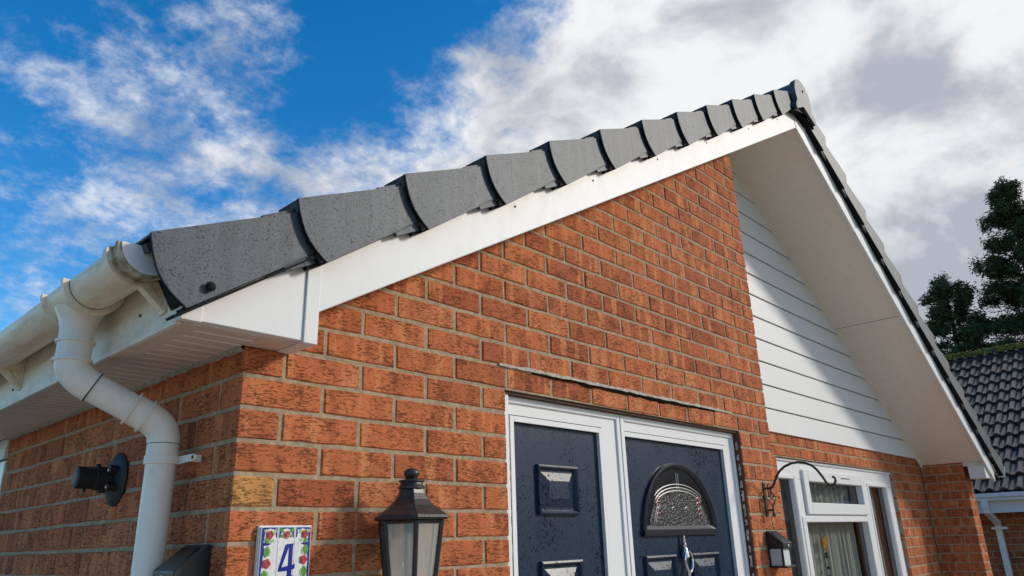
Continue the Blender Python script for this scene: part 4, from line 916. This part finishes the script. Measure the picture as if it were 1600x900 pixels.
# ---- solar wall light on the right pier
def solar(name, O, e, n_, w_, dp, label, lab_cat, group, tall=0.16):
    """O: centre of the back at the top; e: unit along wall, n_: outward"""
    O = Vector(O); e = Vector(e); n_ = Vector(n_); U = Vector((0, 0, 1))
    T = thing(name, O - U * tall, label, lab_cat, group)
    Q = lambda s, o, z: O + e * s + n_ * o + U * z
    def pr(prof, s0, s1): m = MB(); m.prism(prof, lambda p: Q(s0, p[0], p[1]), lambda p: Q(s1, p[0], p[1])); return m
    h = w_ / 2
    build(pr([(0.0, 0.0), (0.012, 0.0), (dp, -0.052), (dp, -0.078), (0.0, -0.078)], -h, h), 'hood', 'black_plastic', T, bevel=0.003)
    build(pr([(0.022, -0.0035), (dp - 0.012, -0.0440), (dp - 0.014, -0.0455), (0.021, -0.0055)], -h + 0.014, h - 0.014), 'solar_panel', 'solar_cell', T)
    m = MB(); m.lathe([(0.006, 0), (0.006, 0.003), (0.003, 0.005)], Q(h * 0.0 - 0.0, dp, -0.066), n_, 12); build(m, 'sensor', 'frosted_white', T)
    build(pr([(0.0, -0.0785), (0.006, -0.0785), (0.006, -tall), (0.0, -tall)], -h + 0.004, h - 0.004), 'back_plate', 'black_plastic', T)
    for s in (-h + 0.008, h - 0.008):
        build(pr([(dp - 0.018, -0.0785), (dp - 0.010, -0.0785), (dp - 0.010, -tall + 0.0085), (dp - 0.018, -tall + 0.0085)], s - 0.004, s + 0.004), 'corner_post', 'black_plastic', T)
        build(pr([(0.007, -0.079), (dp - 0.019, -0.079), (dp - 0.019, -tall + 0.009), (0.007, -tall + 0.009)], s - 0.001, s + 0.001), 'side_diffuser', 'frosted_white', T)
    build(pr([(dp - 0.015, -0.079), (dp - 0.013, -0.079), (dp - 0.013, -tall + 0.009), (dp - 0.015, -tall + 0.009)], -h + 0.0125, h - 0.0125), 'front_diffuser', 'frosted_white', T)
    build(pr([(0.0, -tall + 0.008), (dp + 0.004, -tall + 0.008), (dp + 0.004, -tall), (0.0, -tall)], -h - 0.002, h + 0.002), 'base', 'black_plastic', T, bevel=0.002)
    return T
solar('solar_wall_light', (2.655, -0.001, -0.300), (1, 0, 0), (0, -1, 0), 0.095, 0.078, 'small black solar lantern on the narrow brick pier under the basket bracket', 'solar light', None, 0.160)
solar('solar_wall_light', (-0.001, 0.120, -0.298), (0, -1, 0), (-1, 0, 0), 0.110, 0.078, 'black solar light with sloping hood low beside the white downpipe', 'solar light', None, 0.17)

# ---- hanging basket bracket
BX = 2.652
br = thing('hanging_basket_bracket', (BX, -0.002, -0.235), 'black wrought iron hanging basket bracket with arched arm and twisted cage', 'bracket')
m = MB(); m.box(BX - 0.011, BX + 0.011, -0.006, -0.0015, -0.235, -0.080); build(m, 'wall_plate', 'black_metal', br, bevel=0.001)
arm = [(-0.004, -0.108), (-0.030, -0.110), (-0.046, -0.104), (-0.058, -0.085), (-0.072, -0.058), (-0.092, -0.034), (-0.118, -0.016), (-0.150, -0.005), (-0.183, -0.002), (-0.216, -0.008), (-0.246, -0.022), (-0.268, -0.045), (-0.287, -0.076), (-0.300, -0.102), (-0.314, -0.116), (-0.332, -0.112), (-0.342, -0.098), (-0.340, -0.084), (-0.330, -0.078)]
m = MB(); m.tube([(BX, y, z) for y, z in arm], 0.0056, 10); build(m, 'arm', 'black_metal', br, smooth=True)
m = MB(); m.tube([(BX, -0.034, -0.110), (BX, -0.034, -0.128)], 0.0045, 8); m.tube([(BX, -0.034, -0.186), (BX, -0.034, -0.226)], 0.0045, 8); build(m, 'post', 'black_metal', br)
m = MB(); m.tube([(BX, -0.004, -0.208), (BX, -0.034, -0.208)], 0.0045, 8); build(m, 'lower_stay', 'black_metal', br)
m = MB(); m.lathe([(0.001, -0.010), (0.008, -0.005), (0.008, 0.004), (0.001, 0.010)], (BX, -0.034, -0.230), (0, 0, 1), 12); build(m, 'ball_end', 'black_metal', br, smooth=True)
for k in range(4):
    m = MB(); pts = []
    for i in range(15):
        s = i / 14; a = rad(90 * k + 230 * s); r_ = 0.0025 + 0.0165 * math.sin(math.pi * s); pts.append((BX + r_ * math.cos(a), -0.034 + r_ * math.sin(a), -0.126 - 0.062 * s))
    m.tube(pts, 0.0021, 6); build(m, 'cage_wire', 'black_metal', br, smooth=True)
for z in (-0.095, -0.220):
    m = MB(); m.lathe([(0.005, 0), (0.004, 0.003)], (BX, -0.006, z), (0, -1, 0), 8); build(m, 'screw', 'black_metal', br)

# ---- black flanged fitting on the side wall
FY, FZ = 0.690, -0.112
ft = thing('flanged_wall_spigot', (-0.001, FY, FZ - 0.08), 'black plastic spigot on a round flange fixed to the shaded side wall', 'wall fitting')
m = MB(); m.lathe([(0.074, 0.0), (0.075, 0.003), (0.070, 0.008), (0.055, 0.014), (0.040, 0.020), (0.034, 0.023)], (-0.001, FY, FZ), (-1, 0, 0), 36); build(m, 'flange', 'black_rubber', ft, smooth=True)
m = MB(); m.lathe([(0.033, 0.020), (0.033, 0.060), (0.030, 0.062), (0.030, 0.105), (0.0275, 0.108)], (-0.001, FY, FZ), (-1, 0.03, 0.02), 28); m.lathe([(0.0265, 0.107), (0.022, 0.1095), (0.012, 0.1095)], (-0.001, FY, FZ), (-1, 0.03, 0.02), 28); build(m, 'spigot', 'black_rubber', ft, smooth=True)
for a in (35, 145, 215, 325):
    cy, cz_ = FY + 0.040 * math.cos(rad(a)), FZ + 0.040 * math.sin(rad(a))
    m = MB(); m.lathe([(0.013, 0.012), (0.013, 0.036), (0.009, 0.038)], (-0.001, cy, cz_), (-1, 0, 0), 14); b_ = build(m, 'screw_boss', 'black_rubber', ft, smooth=True)
    m = MB(); m.lathe([(0.006, 0.0382), (0.005, 0.0415)], (-0.001, cy, cz_), (-1, 0, 0), 6); build(m, 'screw', 'chrome', b_)
m = MB(); m.box(-0.088, -0.080, FY - 0.006, FY + 0.006, FZ - 0.037, FZ - 0.028); m.box(-0.062, -0.050, FY - 0.005, FY + 0.005, FZ + 0.029, FZ + 0.040); build(m, 'lug', 'black_rubber', ft, bevel=0.001)

# ================================================================== the neighbour's bungalow
NXE, NXR, NZE, NZR = 10.0, 13.6, 0.10, 2.46
nb = thing('neighbouring_bungalow', (11, 1, -Z0), 'neighbouring bungalow with dark wavy roof tiles and a mossy ridge', 'house')
na = math.atan2(NZR - NZE, NXR - NXE); nc, ns = math.cos(na), math.sin(na); NLEN = math.hypot(NXR - NXE, NZR - NZE)
def NP(u, y, w_): return Vector((NXE + u * nc - w_ * ns, y, NZE + u * ns + w_ * nc))
m = MB(); m.prism([(0.0, -0.06), (NLEN, -0.06), (NLEN, -0.01), (0.0, -0.01)], lambda p: NP(p[0], -6, p[1]), lambda p: NP(p[0], 12, p[1]))
m.prism([(NXR, NZR - 0.06), (NXR + 3.6, NZE - 0.06), (NXR + 3.6, NZE), (NXR, NZR)], lambda p: (p[0], -6, p[1]), lambda p: (p[0], 12, p[1]))
nroof = build(m, 'roof', 'pantile', nb)
# one double-roman tile, shared
TW, TG, TL = 0.300, 0.345, 0.400
prof = []
for i in range(15):
    s = i / 14; q = (s * 2) % 1.0
    prof.append((s * TW, 0.042 * max(0.0, math.sin(math.pi * min(1, max(0, (q - 0.30) / 0.62)))) ** 0.8))
vs = []; fs = []; n = len(prof)
for u, lift in ((0.0, 0.040), (TL, 0.0)):
    for y, h in prof: vs.append((u, y, h + lift))
for y, h in prof: vs.append((0.0, y, h + 0.004))
for i in range(n - 1): fs += [(i, i + 1, n + i + 1, n + i), (i, 2 * n + i, 2 * n + i + 1, i + 1)]
tme = bpy.data.meshes.new('roof_tile'); tme.from_pydata(vs, [], fs); tme.materials.append(MAT['pantile']); tme.shade_smooth(); tme.set_sharp_from_angle(angle=rad(50))
Mr = Matrix(((nc, 0, -ns), (0, 1, 0), (ns, 0, nc)))
rows = int((NLEN - 0.05) / TG) + 1; rt_ = random.Random(4)
for r_ in range(rows):
    for c_ in range(16):
        y = -2.0 + c_ * TW
        u = -0.06 + r_ * TG
        if u + 0.2 > NLEN: continue
        o = bpy.data.objects.new('roof_tile', tme); COL.objects.link(o); o.parent = nroof
        p = NP(u, y, 0.0) - base_of(nb); o.location = p
        o.rotation_euler = (Mr.to_4x4() @ Matrix.Rotation(rt_.uniform(-.012, .012), 4, 'Z') @ Matrix.Rotation(rt_.uniform(-.012, .012), 4, 'Y')).to_euler()
for q in range(14):
    y0 = -2.4 + q * 0.46; m = MB(); pts = []
    for k in range(11): a = rad(-5 + 190 * k / 10); pts.append((NXR + 0.135 * math.cos(a), NZR - 0.015 + 0.10 * math.sin(a)))
    nn = len(pts); vs = []; fs = []; rg = random.Random(q)
    for j in range(9):
        for k, p in enumerate(pts):
            d_ = 0.012 * mnoise.noise(Vector((p[0] * 9, (y0 + j * 0.05) * 9, p[1] * 9))) + rg.uniform(-.003, .006)
            vs.append((p[0] + d_ * math.cos(rad(-5 + 19 * k)), y0 + j * 0.0562, p[1] + d_ * math.sin(rad(-5 + 19 * k))))
    for j in range(8):
        for k in range(nn - 1): fs.append((j * nn + k, j * nn + k + 1, (j + 1) * nn + k + 1, (j + 1) * nn + k))
    m.add(vs, fs); build(m, 'ridge_tile', 'moss', nroof, smooth=True, angle=60)
# moss clumps along the ridge
m = MB(); rg = random.Random(21)
for q in range(260):
    y = rg.uniform(-2.2, 3.4); a = rad(rg.uniform(60, 185)); r_ = rg.uniform(0.012, 0.035); c0 = Vector((NXR + 0.14 * math.cos(a), y, NZR - 0.015 + 0.105 * math.sin(a)))
    m.lathe([(r_ * 0.9, -0.006), (r_, r_ * 0.2), (r_ * 0.6, r_ * 0.6), (0.001, r_ * 0.75)], c0, (math.cos(a), 0, math.sin(a)), 6)
tag(build(m, 'moss', 'moss', nroof, smooth=True), kind='stuff')
m = MB(); m.box(NXE + 0.01, NXE + 0.03, -6, 12, -0.155, 0.06); nf = build(m, 'fascia', 'upvc_white', nb, bevel=0.003)
m = MB(); m.box(NXE + 0.03, NXE + 0.36, -6, 12, -0.150, -0.140); build(m, 'eaves_soffit', 'upvc_soffit', nb)
m = MB(); gp = [(-0.105, 0.075), (-0.105, 0.030), (-0.085, 0.010), (-0.085, -0.012), (0.0, -0.012), (0.0, 0.07), (-0.006, 0.07), (-0.006, -0.006), (-0.079, -0.006), (-0.079, 0.014), (-0.099, 0.034), (-0.099, 0.075)]
m.prism_y([(NXE + 0.008 + a, b) for a, b in gp], -6, 12); ng = build(m, 'gutter', 'upvc_white', nb, bevel=0.002)
for y in (0.10, 0.36, 1.0, -0.4):
    m = MB(); m.prism_y([(NXE + 0.008 + a * 1.05, b + (0.003 if b > 0 else -0.004)) for a, b in gp[:6]], y - 0.018, y + 0.018); build(m, 'gutter_clip', 'upvc_white', ng)
def sq_tube(m, pts, h):
    for a, b in zip(pts[:-1], pts[1:]):
        m.tube([a, b], h * 1.414, 4)
NWX = NXE + 0.35; NDY = 0.585
m = MB(); hw = 0.033
def sqp(x0, z0, x1, z1): m.prism([(-hw, 0), (hw, 0)], lambda p: (0, 0, 0), lambda p: (0, 0, 0))
def sq_path(pts, hw=0.033):
    mm = MB(); vs = []; fs = []
    for i, p in enumerate(pts):
        t0 = (Vector(pts[min(i + 1, len(pts) - 1)]) - Vector(pts[max(i - 1, 0)])).normalized(); nrm = Vector((t0.z, 0, -t0.x))
        for sx, sy in ((-1, -1), (1, -1), (1, 1), (-1, 1)): vs.append(Vector(p) + nrm * hw * sx + Vector((0, hw * sy, 0)))
    for i in range(len(pts) - 1):
        for k in range(4): fs.append((i * 4 + k, i * 4 + (k + 1) % 4, (i + 1) * 4 + (k + 1) % 4, (i + 1) * 4 + k))
    fs += [(3, 2, 1, 0), tuple(range((len(pts) - 1) * 4, len(pts) * 4))]; return mm.add(vs, fs)
m = sq_path([(NXE - 0.045, NDY, -0.005), (NXE - 0.045, NDY, -0.13), (NWX - 0.055, NDY - 0.02, -0.275), (NWX - 0.055, NDY - 0.02, -0.36), (NWX - 0.055, NDY - 0.02, -Z0 + 0.02)])
nd = build(m, 'downpipe', 'downpipe_pvc', nb, bevel=0.003)
m = sq_path([(NXE - 0.045, NDY, -0.02), (NXE - 0.045, NDY, -0.10)], 0.042); build(m, 'outlet', 'upvc_white', nd, bevel=0.003)
m = MB(); m.box(NWX - 0.10, NWX - 0.002, NDY - 0.115, NDY + 0.055, -0.345, -0.315); build(m, 'pipe_clip', 'downpipe_pvc', nd, bevel=0.002)
m = MB(); m.box(NWX + R, NWX + 0.1, -6, 12, -Z0, -0.141); nwall = build(m, 'side_wall', 'mortar', nb)
for k in range(-25, -2):
    zc = k * CO + J / 2 + BH / 2; y = -2.10 - (0.1125 if k % 2 else 0)
    while y < 3.0:
        put_brick(nwall, (NWX + random.uniform(-.001, .001), y + 0.1075, zc), -math.pi / 2, 0.215, 0.1025, False, 'brick_far'); y += 0.225
m = MB(); m.box(NWX + 0.1, NWX + 6, 11.9, 12, -Z0, 0.1); m.box(NWX + 0.1, NWX + 6.4, -5.8, -5.7, -Z0, 0.1); build(m, 'end_wall', 'mortar', nb)
flush_bricks(330)

# ================================================================== trees behind the neighbour
def conifer(name, base, H, trunk_r, limbs, label, seed, leaf=0.15, dens=1.5):
    rg = random.Random(seed); base = Vector(base)
    T = thing(name, base, label, 'tree', 'dark conifers behind the neighbouring roof')
    m = MB(); lean = Vector((rg.uniform(-.3, .3), rg.uniform(-.3, .3), 0))
    path = [base + Vector((0, 0, H * i / 10)) + lean * (i / 10) ** 2 for i in range(11)]
    m.tube(path, [trunk_r * (1 - 0.93 * i / 10) + 0.015 for i in range(11)], 8)
    lv = []; lf = []
    def clump(c, r, n):
        for _ in range(n):
            d_ = Vector((rg.gauss(0, 1), rg.gauss(0, 1), rg.gauss(0, 0.7))); d_ *= r * rg.random() ** 0.5 / max(d_.length, .01)
            p = c + d_; a = Vector((rg.gauss(0, 1), rg.gauss(0, 1), rg.gauss(0, .6))).normalized(); b = a.cross(Vector((rg.gauss(0, 1), rg.gauss(0, 1), rg.gauss(0, 1)))).normalized()
            s = leaf * rg.uniform(0.6, 1.3); o = len(lv)
            lv.extend([p - a * s * 0.5, p + b * s * 0.13, p + a * s * 0.5, p - b * s * 0.13]); lf.append((o, o + 1, o + 2, o + 3))
    for (z, az, L, droop) in limbs(rg):
        f = z / H; p0 = base + Vector((0, 0, z)) + lean * f * f; dr = Vector((math.cos(az), math.sin(az), 0)); pts = []
        kx = rg.uniform(-.5, .5)
        for i in range(7):
            s = i / 6; pts.append(p0 + dr * L * s + Vector((-dr.y, dr.x, 0)) * kx * L * 0.3 * s * s + Vector((0, 0, droop * L * (s - 0.55 * s * s) + rg.uniform(-.04, .04) * L * 0.3)))
        m.tube(pts, [max(0.012, trunk_r * 0.28 * (1 - 0.9 * i / 6) * min(1, L / 2.5)) for i in range(7)], 5, False)
        nt = max(4, int(L * 5.6 * dens))
        for q in range(nt):
            s = rg.uniform(0.22, 1.0); i = min(5, int(s * 6)); c = pts[i].lerp(pts[i + 1], s * 6 - i)
            side = Vector((-dr.y, dr.x, 0)) * rg.uniform(-1, 1) * L * 0.36 * (1.15 - s) + Vector((0, 0, rg.uniform(-.22, .20)))
            tip = c + side
            if rg.random() < 0.5: m.tube([c, tip], [0.012, 0.006], 4, False)
            for e in range(3): clump(c.lerp(tip, 0.35 + 0.4 * e) + Vector((rg.uniform(-.1, .1), rg.uniform(-.1, .1), rg.uniform(-.08, .08))), rg.uniform(0.16, 0.34), int(34 * dens))
    clump(path[-1] + Vector((0, 0, 0.05)), 0.22, 50)
    build(m, 'trunk', 'bark', T); c = MB(); c.v = lv; c.f = lf
    me = bpy.data.meshes.new('crown'); me.from_pydata([p - base for p in lv], [], lf); me.materials.append(MAT['foliage']); o = bpy.data.objects.new('crown', me); COL.objects.link(o); o.parent = T
def limbs_a(rg):
    out = []; z = 4.5; az = 0
    while z < 13.2:
        f = (z - 4.5) / 8.9; L = (0.25 + 2.9 * (1 - f) ** 0.9) * rg.uniform(0.6, 1.15)
        out.append((z, az, L, rg.uniform(0.10, 0.55) * (0.6 + f))); az += 2.4 + rg.uniform(-.5, .5); z += rg.uniform(0.08, 0.18)
    return out
def limbs_b(rg):
    out = []; z = 4.0; az = 1
    while z < 10.2:
        f = (z - 4.0) / 6.3; L = (0.35 + 2.7 * (1 - f) ** 0.8) * rg.uniform(0.55, 1.15)
        out.append((z, az, L, rg.uniform(0.0, 0.4))); az += 2.4 + rg.uniform(-.5, .5); z += rg.uniform(0.10, 0.22)
    return out
conifer('conifer_tree', (29.1, 1.55, -Z0), 13.4, 0.26, limbs_a, 'tall dark conifer at the right edge rising above the neighbouring roof', 3)
conifer('conifer_tree', (28.7, 4.15, -Z0), 10.3, 0.22, limbs_b, 'shorter dark conifer just left of the tallest tree', 9)

for o in list(bpy.data.objects):
    if 'base_' in o: del o['base_']
